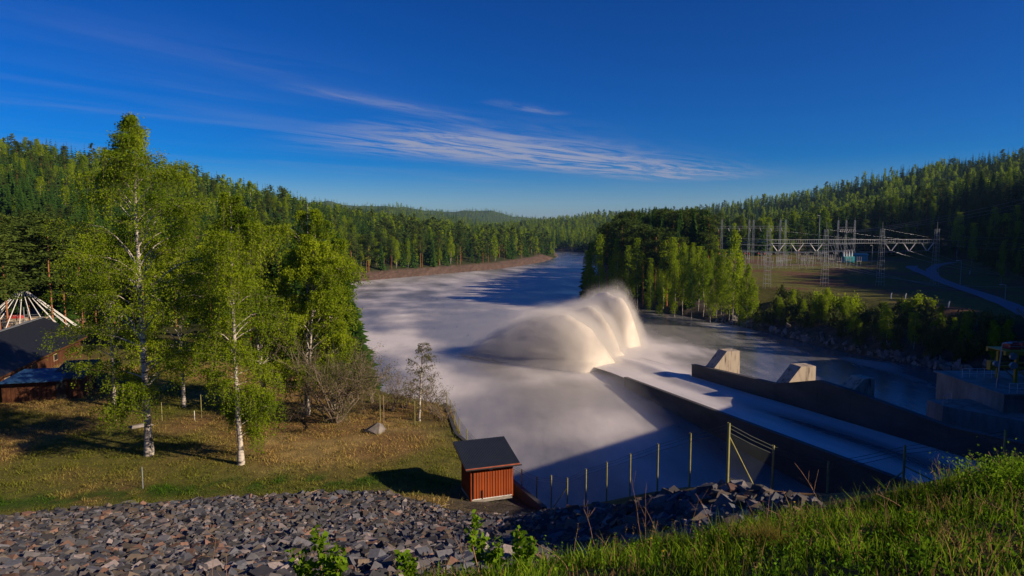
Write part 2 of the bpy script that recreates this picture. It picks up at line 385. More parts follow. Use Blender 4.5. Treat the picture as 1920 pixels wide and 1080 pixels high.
def axis(lo, hi, a, b, step, grow):
    mid = np.arange(a, b + step / 2, step); up = [b]; s = step
    while up[-1] < hi: s *= grow; up.append(up[-1] + s)
    dn = [a]; s = step
    while dn[-1] > lo: s *= grow; dn.append(dn[-1] - s)
    return np.concatenate([dn[:0:-1], mid, up[1:]])
gx = axis(-6500, 6500, -62, 60, .75, 1.022); gy = axis(-400, 9000, -8, 110, .75, 1.018)
XX, YY = np.meshgrid(gx, gy); ZZ = H(XX.ravel(), YY.ravel()).reshape(XX.shape)
# embankment slope of broken rock and the grass bank, by region
def rockmask(x, y):
    """1 where the embankment is broken rock"""
    px, py, f = project(np.stack([x, y, H(x, y)], -1))
    top = np.interp(px, [-400, 0, 350, 560, 720, 800, 870, 1000, 1170, 1300, 1376, 1450, 1600], [985, 972, 942, 930, 925, 945, 965, 968, 952, 930, 914, 935, 965])
    d = np.hypot(x, y)
    m = sm(-6, 8, py - top) * (f > 3) * (y > 13.5) * (y < 46) * (x < 20)
    return m
def build_ground():
    x, y, z = XX.ravel(), YY.ravel(), ZZ.ravel()
    V = np.stack([x, y, z], -1); n, m = XX.shape
    i = np.arange(n - 1)[:, None] * m; j = np.arange(m - 1)[None]
    Fq = np.stack([i + j, i + j + 1, i + m + j + 1, i + m + j], -1).reshape(-1, 4)
    a = fbm(x / 5, y / 5, 4)[:, None]; b = fbm(x / 1.3 + 40, y / 1.3, 3)[:, None]; c = fbm(x / 12 + 9, y / 12 + 4, 3)[:, None]
    lawn_g = np.array([.125, .12, .03]); lawn_b = np.array([.20, .125, .055]); straw = np.array([.34, .27, .11]); lush = np.array([.045, .085, .012])
    col = lawn_g * (1 - sm(.42, .6, c)) + lawn_b * sm(.42, .6, c)
    col = col * (1 - .55 * sm(.55, .72, a)) + straw * .55 * sm(.55, .72, a)
    px, py, f = project(V)
    near = (y < 92) & (x < 28) & (y > 3)
    # a lush strip along the toe of the slope and gravel by the shed
    top = np.interp(px, [-400, 0, 350, 560, 720, 860], [985, 972, 942, 930, 925, 940])
    strip = (near & (x < 2)) * np.exp(-((py - top + 26) / 16) ** 2); strip = (strip * sm(.35, .6, b[:, 0]))[:, None]
    col = col * (1 - strip) + lush * strip
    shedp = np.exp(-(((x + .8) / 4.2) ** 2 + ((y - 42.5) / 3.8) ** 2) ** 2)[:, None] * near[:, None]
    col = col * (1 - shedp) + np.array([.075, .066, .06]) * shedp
    edge = (np.exp(-(np.hypot(x + 9, (y - 69) * .7) / 7) ** 2) * near)[:, None]
    col = col * (1 - .7 * edge) + np.array([.12, .07, .045]) * .7 * edge
    rm = (rockmask(x, y) * (y < 60))[:, None]; col = col * (1 - rm) + np.array([.045, .043, .045]) * rm
    gb = ((1 - sm(12.5, 15, y)) * (y < 16))[:, None]; col = col * (1 - gb) + np.array([.035, .04, .015]) * gb
    # forest floor and far slopes
    ds, ins = poly_dist(x, y, RIVER); fd, fi = poly_dist(x, y, FIELD); si, s2 = poly_dist(x, y, SUB)
    far = sm(78, 120, np.where(x < -60, y + 60, y))[:, None]
    floor = np.array([.035, .045, .016]) * (.7 + .6 * a) + np.array([.03, .06, .01]) * sm(900, 1600, y)[:, None]
    fieldc = np.array([.12, .12, .03]) * (1 - sm(.5, .62, c)) + np.array([.13, .075, .045]) * sm(.5, .62, c)
    fw = np.where(fi | s2, 1, 1 - sm(0, 8, np.minimum(fd, si)))[:, None]
    fcol = floor * (1 - fw) + fieldc * fw
    col = col * (1 - far) + fcol * far
    rb = ((x < 60) & (y > 250) & (y < 600) & (x < .075 * y))[:, None] * (1 - sm(9, 13, ds))[:, None]
    col = col * (1 - rb) + (np.array([.13, .09, .075]) * (.6 + .8 * b)) * rb
    rk = ((x > 40) & (y > 90))[:, None] * (1 - sm(5, 12, ds))[:, None] * (1 - rb)
    col = col * (1 - rk) + (np.array([.10, .085, .07]) * (.4 + 1.1 * b)) * rk
    o = mk('ground', V, Fq, M['ground'], smooth=True, col=col); tag(o, kind='structure')
build_ground()

# ------------------------------------------------------------------ river
def build_river():
    ax = axis(-260, 300, -90, 110, 1.2, 1.06); ay = axis(15, 1000, 20, 330, 1.2, 1.02)
    x, y = np.meshgrid(ax, ay); n, m = x.shape; x = x.ravel(); y = y.ravel()
    # flow-aligned noise: streaks along the current
    u = (x * -.25 + y * .97); v = (x * .97 + y * .25)
    n1 = fbm(u / 26, v / 9, 4); n2 = fbm(u / 60 + 5, v / 16 + 2, 3); n3 = fbm(u / 13 + 7, v / 12, 4)
    pool = 1 - sm(200, 420, y)
    right = sm(0, 9, x - np.interp(y, [0, 60, 108, 125, 150, 200, 300], [30, 40, 30, 27, 30, 32, 26])) * (1 - sm(200, 280, y))        # channel right of the chute
    f = .56 + 1.3 * (n3 - .5) + 1.9 * (n2 - .5) + .8 * (n1 - .5)
    fr = .0 + .75 * sm(.52, .8, n1) * sm(80, 140, y)
    far = .52 + .9 * (n1 - .5) - .48 * sm(380, 560, y)
    f = f - .75 * np.exp(-(((x + 9 - (y - 140) * .4) / 13) ** 2 + ((y - 140) / 9) ** 2) ** 1.3)  # shadow of the jets painted in as thinner foam and darker water
    f = f * pool + far * (1 - pool); f = f * (1 - right) + fr * right
    strk = np.exp(-((x - (y - 540) * .12 - 58) / 5) ** 2) * sm(470, 520, y) * (1 - sm(620, 660, y)); f = f + .5 * strk
    # whiter water churned up round the foot of the jets and streaming off the chute
    f = f + .35 * np.exp(-(((x - 6) / 16) ** 2 + ((y - 113) / 5) ** 2)) + .5 * np.exp(-(((x - 20) / 9) ** 2 + ((y - 84) / 8) ** 2)) * 0 + .5 * np.exp(-(((x - 29 + (y - 108) * .03) / 2.2) ** 2)) * sm(104, 110, y) * (1 - sm(140, 150, y))
    f = f + .4 * np.exp(-(((x - 15) / 7) ** 2 + ((y - 88) / 8) ** 2)) - .18 * np.exp(-(((x - 9) / 10) ** 2 + ((y - 103) / 7) ** 2)) - .5 * np.exp(-(((x - 23) / 4) ** 2 + ((y - 85) / 12) ** 2))
    lo = .10 + .16 * pool * (1 - right); f = lo + np.log1p(np.exp((f - lo) * 9)) / 9
    f = np.clip(f, 0, 1)
    z = .22 * (n3 - .5) * pool + .05
    i = np.arange(n - 1)[:, None] * m; j = np.arange(m - 1)[None]
    Fq = np.stack([i + j, i + j + 1, i + m + j + 1, i + m + j], -1).reshape(-1, 4)
    mt, N, nt = newmat('river_water')
    at = N('ShaderNodeVertexColor', layer_name='Col'); sx = N('ShaderNodeSeparateColor', {0: at.outputs[0]})
    tcn = N('ShaderNodeTexCoord'); mp = N('ShaderNodeMapping', {'Vector': tcn.outputs['Object'], 'Rotation': (0, 0, R(15)), 'Scale': (.55, .14, 1)})
    nz = N('ShaderNodeTexNoise', {'Vector': mp.outputs[0], 'Scale': 1.0, 'Detail': 5, 'Roughness': .6})
    fa = N('ShaderNodeMath', {0: nz.outputs[0], 1: .35, 2: N('ShaderNodeMath', {0: sx.outputs[0], 1: -.17}, operation='ADD').outputs[0]}, operation='MULTIPLY_ADD', use_clamp=True)
    mx = N('ShaderNodeMix', {0: fa.outputs[0], 6: (.006, .016, .03, 1), 7: (.64, .61, .60, 1)}, data_type='RGBA')
    rg = N('ShaderNodeMapRange', {0: fa.outputs[0], 3: .20, 4: .55})
    mp2 = N('ShaderNodeMapping', {'Vector': tcn.outputs['Object'], 'Rotation': (0, 0, R(15)), 'Scale': (.9, .6, 1)})
    bn = N('ShaderNodeTexNoise', {'Vector': mp2.outputs[0], 'Scale': .8, 'Detail': 4})
    bp = N('ShaderNodeBump', {'Height': bn.outputs[0], 'Strength': .12, 'Distance': .25})
    b = N('ShaderNodeBsdfPrincipled', {'Base Color': mx.outputs[2], 'Roughness': rg.outputs[0], 'Specular IOR Level': .5, 'Normal': bp.outputs[0]})
    N('ShaderNodeOutputMaterial', {0: b.outputs[0]})
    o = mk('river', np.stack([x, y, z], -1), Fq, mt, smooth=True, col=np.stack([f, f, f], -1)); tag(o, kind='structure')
build_river()

# ------------------------------------------------------------------ spillway chute
LA, LB = np.array([19.1, 108.0]), np.array([33.0, 55.0])          # top of the left wall, downstream and upstream
AX = (LB - LA) / np.linalg.norm(LB - LA); NR = np.array([-AX[1], AX[0]])    # upstream axis, towards the right wall
if NR[0] < 0: NR = -NR
CW = 11.9
def chz(s): return 1.5 + (s / 54.8) * 3.3                             # wall top level above the pool, s metres upstream
def cpnt(s, w, z): return (LA[0] + AX[0] * s + NR[0] * w, LA[1] + AX[1] * s + NR[1] * w, z)
SLEN = 68
def build_chute():
    t = empty('spillway_chute', cpnt(0, 0, 0)); loc = np.array(t.location)
    tag(t, 'long concrete spillway chute running down from the dam into the foaming pool', 'spillway')
    L = lambda p: tuple(np.array(p) - loc)
    w = MB()
    for s0, s1 in [(k * 6.0, k * 6.0 + 5.97) for k in range(11)]:
        w = MB(); w.hexa([L(cpnt(s, q, -2)) for s, q in ((s0, -.45), (s1, -.45), (s1, 0), (s0, 0))], [L(cpnt(s, q, chz(s))) for s, q in ((s0, -.45), (s1, -.45), (s1, 0), (s0, 0))])
        w.mesh('left_wall_panel', M['wetconcrete'], t)
        c = MB(); c.hexa([L(cpnt(s, q, chz(s) + .003)) for s, q in ((s0, -.55), (s1, -.55), (s1, .06), (s0, .06))], [L(cpnt(s, q, chz(s) + .13)) for s, q in ((s0, -.55), (s1, -.55), (s1, .06), (s0, .06))])
        c.mesh('coping', M['wetconcrete'], t)
    def rz(s):
        return float(np.interp(s, [0, 22.4, 30.5, 36, 49, 70], [3.0, 4.75, 7.05, 7.0, 6.5, 8.5]))
    ss = [0, 6, 12, 18, 22.4, 27, 30.5, 36, 42, 49, 56, 62, 68]
    for s0, s1 in zip(ss[:-1], ss[1:]):
        s1 -= .03; w = MB()
        w.hexa([L(cpnt(s, q, -2)) for s, q in ((s0, CW), (s1, CW), (s1, CW + .6), (s0, CW + .6))], [L(cpnt(s, q, rz(s))) for s, q in ((s0, CW), (s1, CW), (s1, CW + .6), (s0, CW + .6))])
        w.mesh('right_wall_panel', M['wetconcrete'], t)
        c = MB(); c.hexa([L(cpnt(s, q, rz(s) + .003)) for s, q in ((s0, CW - .12), (s1, CW - .12), (s1, CW + .7), (s0, CW + .7))], [L(cpnt(s, q, rz(s) + .14)) for s, q in ((s0, CW - .12), (s1, CW - .12), (s1, CW + .7), (s0, CW + .7))])
        c.mesh('coping', M['wetconcrete'], t)
    fl = MB(); fl.hexa([L(cpnt(s, q, -2)) for s, q in ((0, .01), (SLEN, .01), (SLEN, CW - .01), (0, CW - .01))], [L(cpnt(s, q, chz(s) - 1.0)) for s, q in ((0, .01), (SLEN, .01), (SLEN, CW - .01), (0, CW - .01))])
    fl.mesh('floor', M['wetconcrete'], t)
    # buttress fins standing outside the right wall: a slope rising away from the wall, then a sheer end
    for k, (s, ln, hh, wd) in enumerate(((3.2, 4.9, 2.9, 2.4), (21.4, 4.7, 2.6, 2.2), (33.5, 3.0, 1.3, 2.2))):
        a0 = CW + .64; z0 = rz(s) + .05
        o_ = .5 * ln; A_ = [(a0, -2), (a0, z0), (a0 + o_, z0 + hh), (a0 + ln, z0 + hh - .05), (a0 + ln, -2)]
        V_ = [L(cpnt(s, q, z)) for q, z in A_] + [L(cpnt(s + wd, q, z)) for q, z in A_]
        b = MB(); b.add(V_, [np.array([[0, 1, 2, 3, 4], [9, 8, 7, 6, 5]]), np.array([[i_, i_ + 5, (i_ + 1) % 5 + 5, (i_ + 1) % 5] for i_ in range(5)])])
        b.mesh('buttress', M['pierconcrete'], t)
build_chute()

def build_chute_water():
    n, m = 90, 44; V = []; C = []
    for i in range(n):
        s = SLEN - i / (n - 1) * (SLEN + 21)
        for j in range(m):
            q = j / (m - 1)
            if s >= 0: w = .02 + q * (CW - .04); z = chz(s) - .35
            else:
                sp_ = -s * .04; w = -sp_ - .3 + q * (CW + 2 * sp_ + .6); z = 1.15 * math.cos(min(1, -s / 21) * math.pi / 2) + .12
            r = vnoise(np.array([s / 14.0]), np.array([w / 2.6 + 7]))[0]
            z += .35 * (r - .5) + .55 * math.exp(-((w - CW * .72) / 1.3) ** 2) * (s < 30) * (1 - sm(0, 30, s)) * .4
            V.append(cpnt(s, w, z))
            f = .66 + .35 * (fbm(np.array([s / 30.0]), np.array([w / 2.2]), 2)[0] - .5) * 2.2 + .3 * math.exp(-((w - CW * .95) / .8) ** 2) * float(1 - sm(-2, 14, s)) - .62 * math.exp(-((w - CW * .52) / 2.0) ** 2) * float(sm(14, 36, s)) + .3 * math.exp(-((w - CW * .8) / 1.6) ** 2) + .18
            C.append((f, f, f))
    i = np.arange(n - 1)[:, None] * m; j = np.arange(m - 1)[None]
    Fq = np.stack([i + j, i + j + 1, i + m + j + 1, i + m + j], -1).reshape(-1, 4)
    o = mk('chute_water', V, Fq[:, ::-1], bpy.data.materials['river_water'], smooth=True, col=np.clip(np.array(C), 0, 1)); tag(o, kind='structure')
build_chute_water()

# ------------------------------------------------------------------ the leaping water below the chute
LOBES = [  # start xy, landing xy, peak height, half width, rise length
    ((17.6, 121), (-5, 143), 10.6, 8.6, 8.0),
    ((22.0, 133), (4, 153), 11.2, 4.8, 6.0),
    ((27.6, 144), (12, 164), 13.2, 5.4, 5.0),
]
def lobe_h(x, y, grow):
    h = np.zeros_like(x)
    for (a, b, hp, w, rl) in LOBES:
        a = np.array(a); b = np.array(b); L = np.linalg.norm(b - a); e = (b - a) / L; nrm = np.array([-e[1], e[0]])
        p = (x - a[0]) * e[0] + (y - a[1]) * e[1] + grow; q = (x - a[0]) * nrm[0] + (y - a[1]) * nrm[1]
        Lg = L + 2 * grow; t = np.clip(p / Lg, 0, 1); tp = rl * 1.35 / L
        up = np.sqrt(np.clip(1 - (1 - np.clip(t / tp, 0, 1)) ** 2, 0, 1)); dn = np.cos(np.clip((t - tp) / (1 - tp), 0, 1) * math.pi / 2) ** .85
        prof = np.where(t < tp, up, dn) * (p > 0)
        ww = w * (.75 + .5 * t) + grow
        cr = np.clip(1 - (q / ww) ** 2, 0, 1) ** (.5 if grow >= 0 else .85)
        h = np.maximum(h, (hp + grow * .8) * prof * cr)
    return h
def hull(name, x0, x1, y0, y1, step, fh, mat_, parent=None, eps=.12):
    ax = np.arange(x0, x1, step); ay = np.arange(y0, y1, step); x, y = np.meshgrid(ax, ay); h = fh(x.ravel(), y.ravel()).reshape(x.shape)
    n, m = x.shape; keep = (h > eps)
    z = np.maximum(h, eps); top = np.stack([x, y, z], -1).reshape(-1, 3); bot = np.stack([x, y, np.full_like(z, .1)], -1).reshape(-1, 3)
    i = np.arange(n - 1)[:, None] * m; j = np.arange(m - 1)[None]
    q = np.stack([i + j, i + j + 1, i + m + j + 1, i + m + j], -1); k = (keep[:-1, :-1] | keep[1:, :-1] | keep[:-1, 1:] | keep[1:, 1:])
    Ft = q[k]; Fb = Ft[:, ::-1] + n * m
    ed = np.concatenate([Ft[:, [0, 1]], Ft[:, [1, 2]], Ft[:, [2, 3]], Ft[:, [3, 0]]]); key = set(map(tuple, ed))
    side = np.array([(b, a, a + n * m, b + n * m) for a, b in key if (b, a) not in key])
    V = np.concatenate([top, bot]); Fa = np.concatenate([Ft, Fb, side]); used = np.unique(Fa); rm = np.zeros(len(V), int); rm[used] = np.arange(len(used))
    return mk(name, V[used], rm[Fa], mat_, parent, smooth=True)
def volmat(name, dens, col=(.98, .95, .9), an=0.2):
    m, N, nt = newmat(name)
    v = N('ShaderNodeVolumePrincipled', {'Color': c4(col), 'Density': dens, 'Anisotropy': an})
    o = N('ShaderNodeOutputMaterial'); nt.links.new(v.outputs[0], o.inputs['Volume']); return m
def plume_volume():
    """spray density: soft ellipsoidal jets bent over in an arc, torn into strands along the flow"""
    m, N, nt = newmat('spray_air')
    ge = N('ShaderNodeNewGeometry'); sp = N('ShaderNodeSeparateXYZ', {0: ge.outputs['Position']}); px, py, pz = sp.outputs
    def mt(op, a, b=None, c=None, clamp=False):
        n = N('ShaderNodeMath', operation=op, use_clamp=clamp)
        for i, v in enumerate((a, b, c)):
            if v is None: continue
            if isinstance(v, (int, float)): n.inputs[i].default_value = float(v)
            else: nt.links.new(v, n.inputs[i])
        return n.outputs[0]
    wn_ = N('ShaderNodeTexNoise', {'Vector': ge.outputs['Position'], 'Scale': .22, 'Detail': 3}); ws = N('ShaderNodeSeparateColor', {0: wn_.outputs['Color']})
    px = mt('ADD', px, mt('MULTIPLY', mt('SUBTRACT', ws.outputs[0], .5), 2.2)); py = mt('ADD', py, mt('MULTIPLY', mt('SUBTRACT', ws.outputs[1], .5), 3.0)); pz = mt('ADD', pz, mt('MULTIPLY', mt('SUBTRACT', ws.outputs[2], .5), 2.0))
    tot = None
    for li, ((a, b, hp, w, rl), sh) in enumerate(zip(LOBES, (0, 3.1, 7.7))):
        a = np.array(a); b = np.array(b); L = float(np.linalg.norm(b - a)); e = (b - a) / L
        p = mt('ADD', mt('MULTIPLY', px, e[0]), mt('MULTIPLY_ADD', py, e[1], -float(a @ e))); q = mt('ADD', mt('MULTIPLY', px, -e[1]), mt('MULTIPLY_ADD', py, e[0], -float(-a[0] * e[1] + a[1] * e[0])))
        t = mt('DIVIDE', p, L, clamp=True); tp = rl * 1.35 / L
        u = mt('DIVIDE', t, tp, clamp=True); up = mt('SQRT', mt('SUBTRACT', 1, mt('POWER', mt('SUBTRACT', 1, u), 2)))
        d_ = mt('DIVIDE', mt('SUBTRACT', t, tp), 1 - tp, clamp=True); dn = mt('POWER', mt('MAXIMUM', mt('COSINE', mt('MULTIPLY', d_, 1.5708)), 0.0001), .8)
        prof = mt('MAXIMUM', mt('MULTIPLY', up, dn), .02)
        zn = mt('DIVIDE', pz, mt('MULTIPLY', prof, hp + 1.0)); qn = mt('DIVIDE', q, mt('MULTIPLY_ADD', t, w * .6, w * .85))
        r = mt('SQRT', mt('ADD', mt('POWER', mt('ABSOLUTE', zn), 2), mt('POWER', mt('ABSOLUTE', qn), 2)))
        ang = mt('ARCTAN2', zn, qn); cb = N('ShaderNodeCombineXYZ', {0: mt('MULTIPLY_ADD', ang, 5.0, sh), 1: mt('MULTIPLY', r, 5.0), 2: mt('MULTIPLY', p, .10)})
        nz = N('ShaderNodeTexNoise', {'Vector': cb.outputs[0], 'Scale': 1.0, 'Detail': 4, 'Roughness': .65})
        rr = mt('ADD', r, mt('MULTIPLY', mt('SUBTRACT', nz.outputs[0], .5), .55))
        mr = N('ShaderNodeMapRange', {0: rr, 1: 1.14, 2: .62, 3: 0.0, 4: 1.0}, interpolation_type='SMOOTHERSTEP')
        den = mt('MULTIPLY', mr.outputs[0], mt('GREATER_THAN', p, 0.0)); den = mt('MULTIPLY', den, mt('DIVIDE', p, 1.0, clamp=True))
        tot = den if tot is None else mt('MAXIMUM', tot, den)
    v = N('ShaderNodeVolumePrincipled', {'Color': (.985, .955, .90, 1), 'Density': mt('MULTIPLY', mt('POWER', tot, 1.8), .6), 'Anisotropy': .1})
    o = N('ShaderNodeOutputMaterial'); nt.links.new(v.outputs[0], o.inputs['Volume']); return m
def build_plume():
    t = empty('leaping_water', (15, 125, 0)); tag(t, 'tall white arcs of water leaping up at the foot of the spillway chute', 'spray', kind='stuff')
    m, N, nt = newmat('white_water')
    tcn = N('ShaderNodeTexCoord'); nz = N('ShaderNodeTexNoise', {'Vector': tcn.outputs['Object'], 'Scale': .25, 'Detail': 4})
    mx = N('ShaderNodeMix', {0: nz.outputs[0], 6: (.58, .51, .42, 1), 7: (.74, .70, .64, 1)}, data_type='RGBA')
    b = N('ShaderNodeBsdfPrincipled', {'Base Color': mx.outputs[2], 'Roughness': .9, 'Specular IOR Level': .1})
    N('ShaderNodeOutputMaterial', {0: b.outputs[0]})
    fh = lambda x, y: lobe_h(x, y, -1.2) * (1 + .30 * (fbm(x / 3.5, y / 3.5, 3) - .5)) * .93 + .5 * (fbm(x / 1.2 + 9, y / 1.2, 2) - .5) * (lobe_h(x, y, -1.2) > 1)
    core = hull('water_core', -32, 42, 108, 180, .8, fh, m, t); core.location = -np.array(t.location)
    o = hull('spray', -26, 44, 106, 178, 1.0, lambda x, y: np.where(lobe_h(x, y, 3.4) > .1, lobe_h(x, y, 3.4) + 1.2, 0), plume_volume(), t); o.location = -np.array(t.location)
build_plume()
def build_mist():
    def fh(x, y):
        u = np.exp(-(((x - 18) / 30) ** 2 + ((y - 150) / 48) ** 2)) * 1.6
        u2 = np.exp(-(((x - 8) / 17) ** 2 + ((y - 98) / 20) ** 2)) * 3.0
        u3 = np.exp(-(((x + 5) / 40) ** 2 + ((y - 190) / 70) ** 2)) * .9
        e = (u + u2 + u3) * (.55 + .9 * fbm(x / 9, y / 9, 3)) - .25
        d, ins = poly_dist(x, y, RIVER); return np.where(ins | (d < 3), e, 0)
    o = hull('mist', -60, 70, 70, 290, 2.0, fh, volmat('mist_air', .026), None, .15); tag(o, 'thin pale mist hanging low over the foaming pool', 'mist', kind='stuff')
build_mist()
# ------------------------------------------------------------------ tree building
def cards(C, size, r, flat=0.0, aspect=.6):
    """leaf-sized diamonds at points C"""
    n = len(C); a = r.normal(size=(n, 3)); a[:, 2] *= (1 - flat); a /= np.linalg.norm(a, axis=1, keepdims=True)
    b = r.normal(size=(n, 3)); b -= (b * a).sum(1, keepdims=True) * a; b /= np.linalg.norm(b, axis=1, keepdims=True)
    s = np.broadcast_to(size, (n,))[:, None] * r.uniform(.6, 1.3, (n, 1))
    V = np.stack([C + a * s, C + b * s * aspect, C - a * s, C - b * s * aspect], 1).reshape(-1, 3)
    return V, np.arange(4 * n).reshape(-1, 4)

def spruce_mesh(levels, nb, seed, blades=1, width=.17):
    """unit-height spruce: crown of drooping tented boughs, and trunk"""
    r = np.random.default_rng(seed); V = []; Fq = []; k = 0
    for i in range(levels):
        z = .08 + .90 * (i / levels) ** .92; rad = width * (1 - z) ** .78 * (1 + .12 * r.normal()) + .006
        off = r.uniform(0, 6.28); n = max(3, int(nb * (.45 + .55 * (1 - z))))
        for j in range(n):
            th = off + j * 6.283 / n + r.normal() * .18; L = rad * r.uniform(.6, 1.25); dr = L * r.uniform(.25, .6)
            c, s = math.cos(th), math.sin(th)
            for bl in range(blades):
                f = 1 if bl == 0 else r.uniform(.35, .8); th2 = th + (0 if bl == 0 else (.45 if bl % 2 else -.45)); c, s = math.cos(th2), math.sin(th2)
                w = L * r.uniform(.20, .34); zt = z - dr * f
                V += [(0, 0, z + .012), (c * L * f * .5 - s * w, s * L * f * .5 + c * w, z - dr * f * .9 - w * .35), (c * L * f, s * L * f, zt), (c * L * f * .5 + s * w, s * L * f * .5 - c * w, z - dr * f * .9 - w * .35)]
                Fq += [(k, k + 1, k + 2), (k, k + 2, k + 3)]; k += 4
    V += [(-.006, 0, .94), (.006, 0, .94), (0, .003, 1.0)]; Fq.append((k, k + 1, k + 2))
    return np.array(V, float), np.array(Fq)
def trunk_arr(r0, top=1.0, k=5, wob=.004, seed=0, rt=.15):
    r = np.random.default_rng(seed); n = 6; P = np.stack([r.normal(size=n) * wob, r.normal(size=n) * wob, np.linspace(-.03, top, n)], -1); P[0, :2] = 0
    b = MB(); b.tube(P, np.linspace(r0, r0 * rt, n), k); return np.concatenate(b.V), np.concatenate(b.F[4])
def birch_crown(n, size, seed, base=.22, width=.15, clumps=26):
    r = np.random.default_rng(seed); C = []
    for c in range(clumps):
        t = base + (1 - base) * (c + r.random()) / clumps; w = width * math.sin(math.pi * min(1, ((t - base) / (1 - base)) * .82 + .2)) ** .7
        th = r.uniform(0, 6.28); rr = w * math.sqrt(r.random()) * .9; cx, cy = rr * math.cos(th), rr * math.sin(th)
        m = n // clumps; q = r.normal(size=(m, 3)) * np.array([.028, .028, .055]) * (.7 + .6 * r.random()); q[:, 2] -= np.abs(q[:, 2]) * .3
        C.append(q + np.array([cx, cy, t - .02]))
    C = np.concatenate(C); C[:, 2] = np.clip(C[:, 2], base * .6, 1.0)
    return cards(C, size, r, .2, .6)
def pine_crown(n, size, seed, base=.5, width=.13):
    r = np.random.default_rng(seed); C = []; K = 22
    for c in range(K):
        t = base + (1 - base) * c / K; w = width * (1 - ((t - base) / (1 - base)) ** 2 * .75) * r.uniform(.6, 1.2); th = r.uniform(0, 6.28)
        m = n // K; q = r.normal(size=(m, 3)) * np.array([.035, .035, .014])
        C.append(q + np.array([w * .8 * math.cos(th), w * .8 * math.sin(th), t - .01]))
    return cards(np.concatenate(C), size, r, .5, .35)
def join2(A, B, name, mats):
    (v1, f1), (v2, f2) = A, B
    fs = [f1, f2 + len(v1)]; return mk(name, np.concatenate([v1, v2]), fs, mats, midx=np.concatenate([np.zeros(len(f1)), np.ones(len(f2))]), link=False)

KIND = {}
HI = {}
def hi_spruce():
    V, Fq = spruce_mesh(74, 19, 77, 6, .16); return mk('crown', V, Fq, M['spruce'], link=False)
HI['spruce'] = hi_spruce()
def protos():
    for kind, mc, mt in (('spruce', M['spruce'], M['bark']), ('birch', M['birch'], M['birchbark']), ('pine', M['pine'], M['pinebark'])):
        near = []; far = []
        for s in range(4):
            if kind == 'spruce':
                cN = spruce_mesh(42, 13, s, 3, .15 + .02 * (s % 2)); cF = spruce_mesh(13, 7, s + 9, 1, .15 + .025 * (s % 2)); tr = trunk_arr(.009, .96, seed=s)
            elif kind == 'birch':
                cN = birch_crown(2600, .0125, s, .24 + .05 * s, .13 + .015 * (s % 2)); cF = birch_crown(240, .038, s + 9, .2, .16, 14); tr = trunk_arr(.0065, .93, seed=s, wob=.008)
            else:
                cN = pine_crown(4000, .0135, s, .42 + .05 * s, .12); cF = pine_crown(240, .05, s + 9, .35, .14); tr = trunk_arr(.009, .95, seed=s, rt=.4)
            near.append((mk('trunk', tr[0], tr[1], mt, smooth=True, link=False), mk('crown', cN[0], cN[1], mc, link=False)))
            trf = trunk_arr(.008, .9, k=3, seed=s)
            far.append(join2(cF, trf, kind + '_tree', [mc, mt]))
        KIND[kind] = (near, far)
protos()

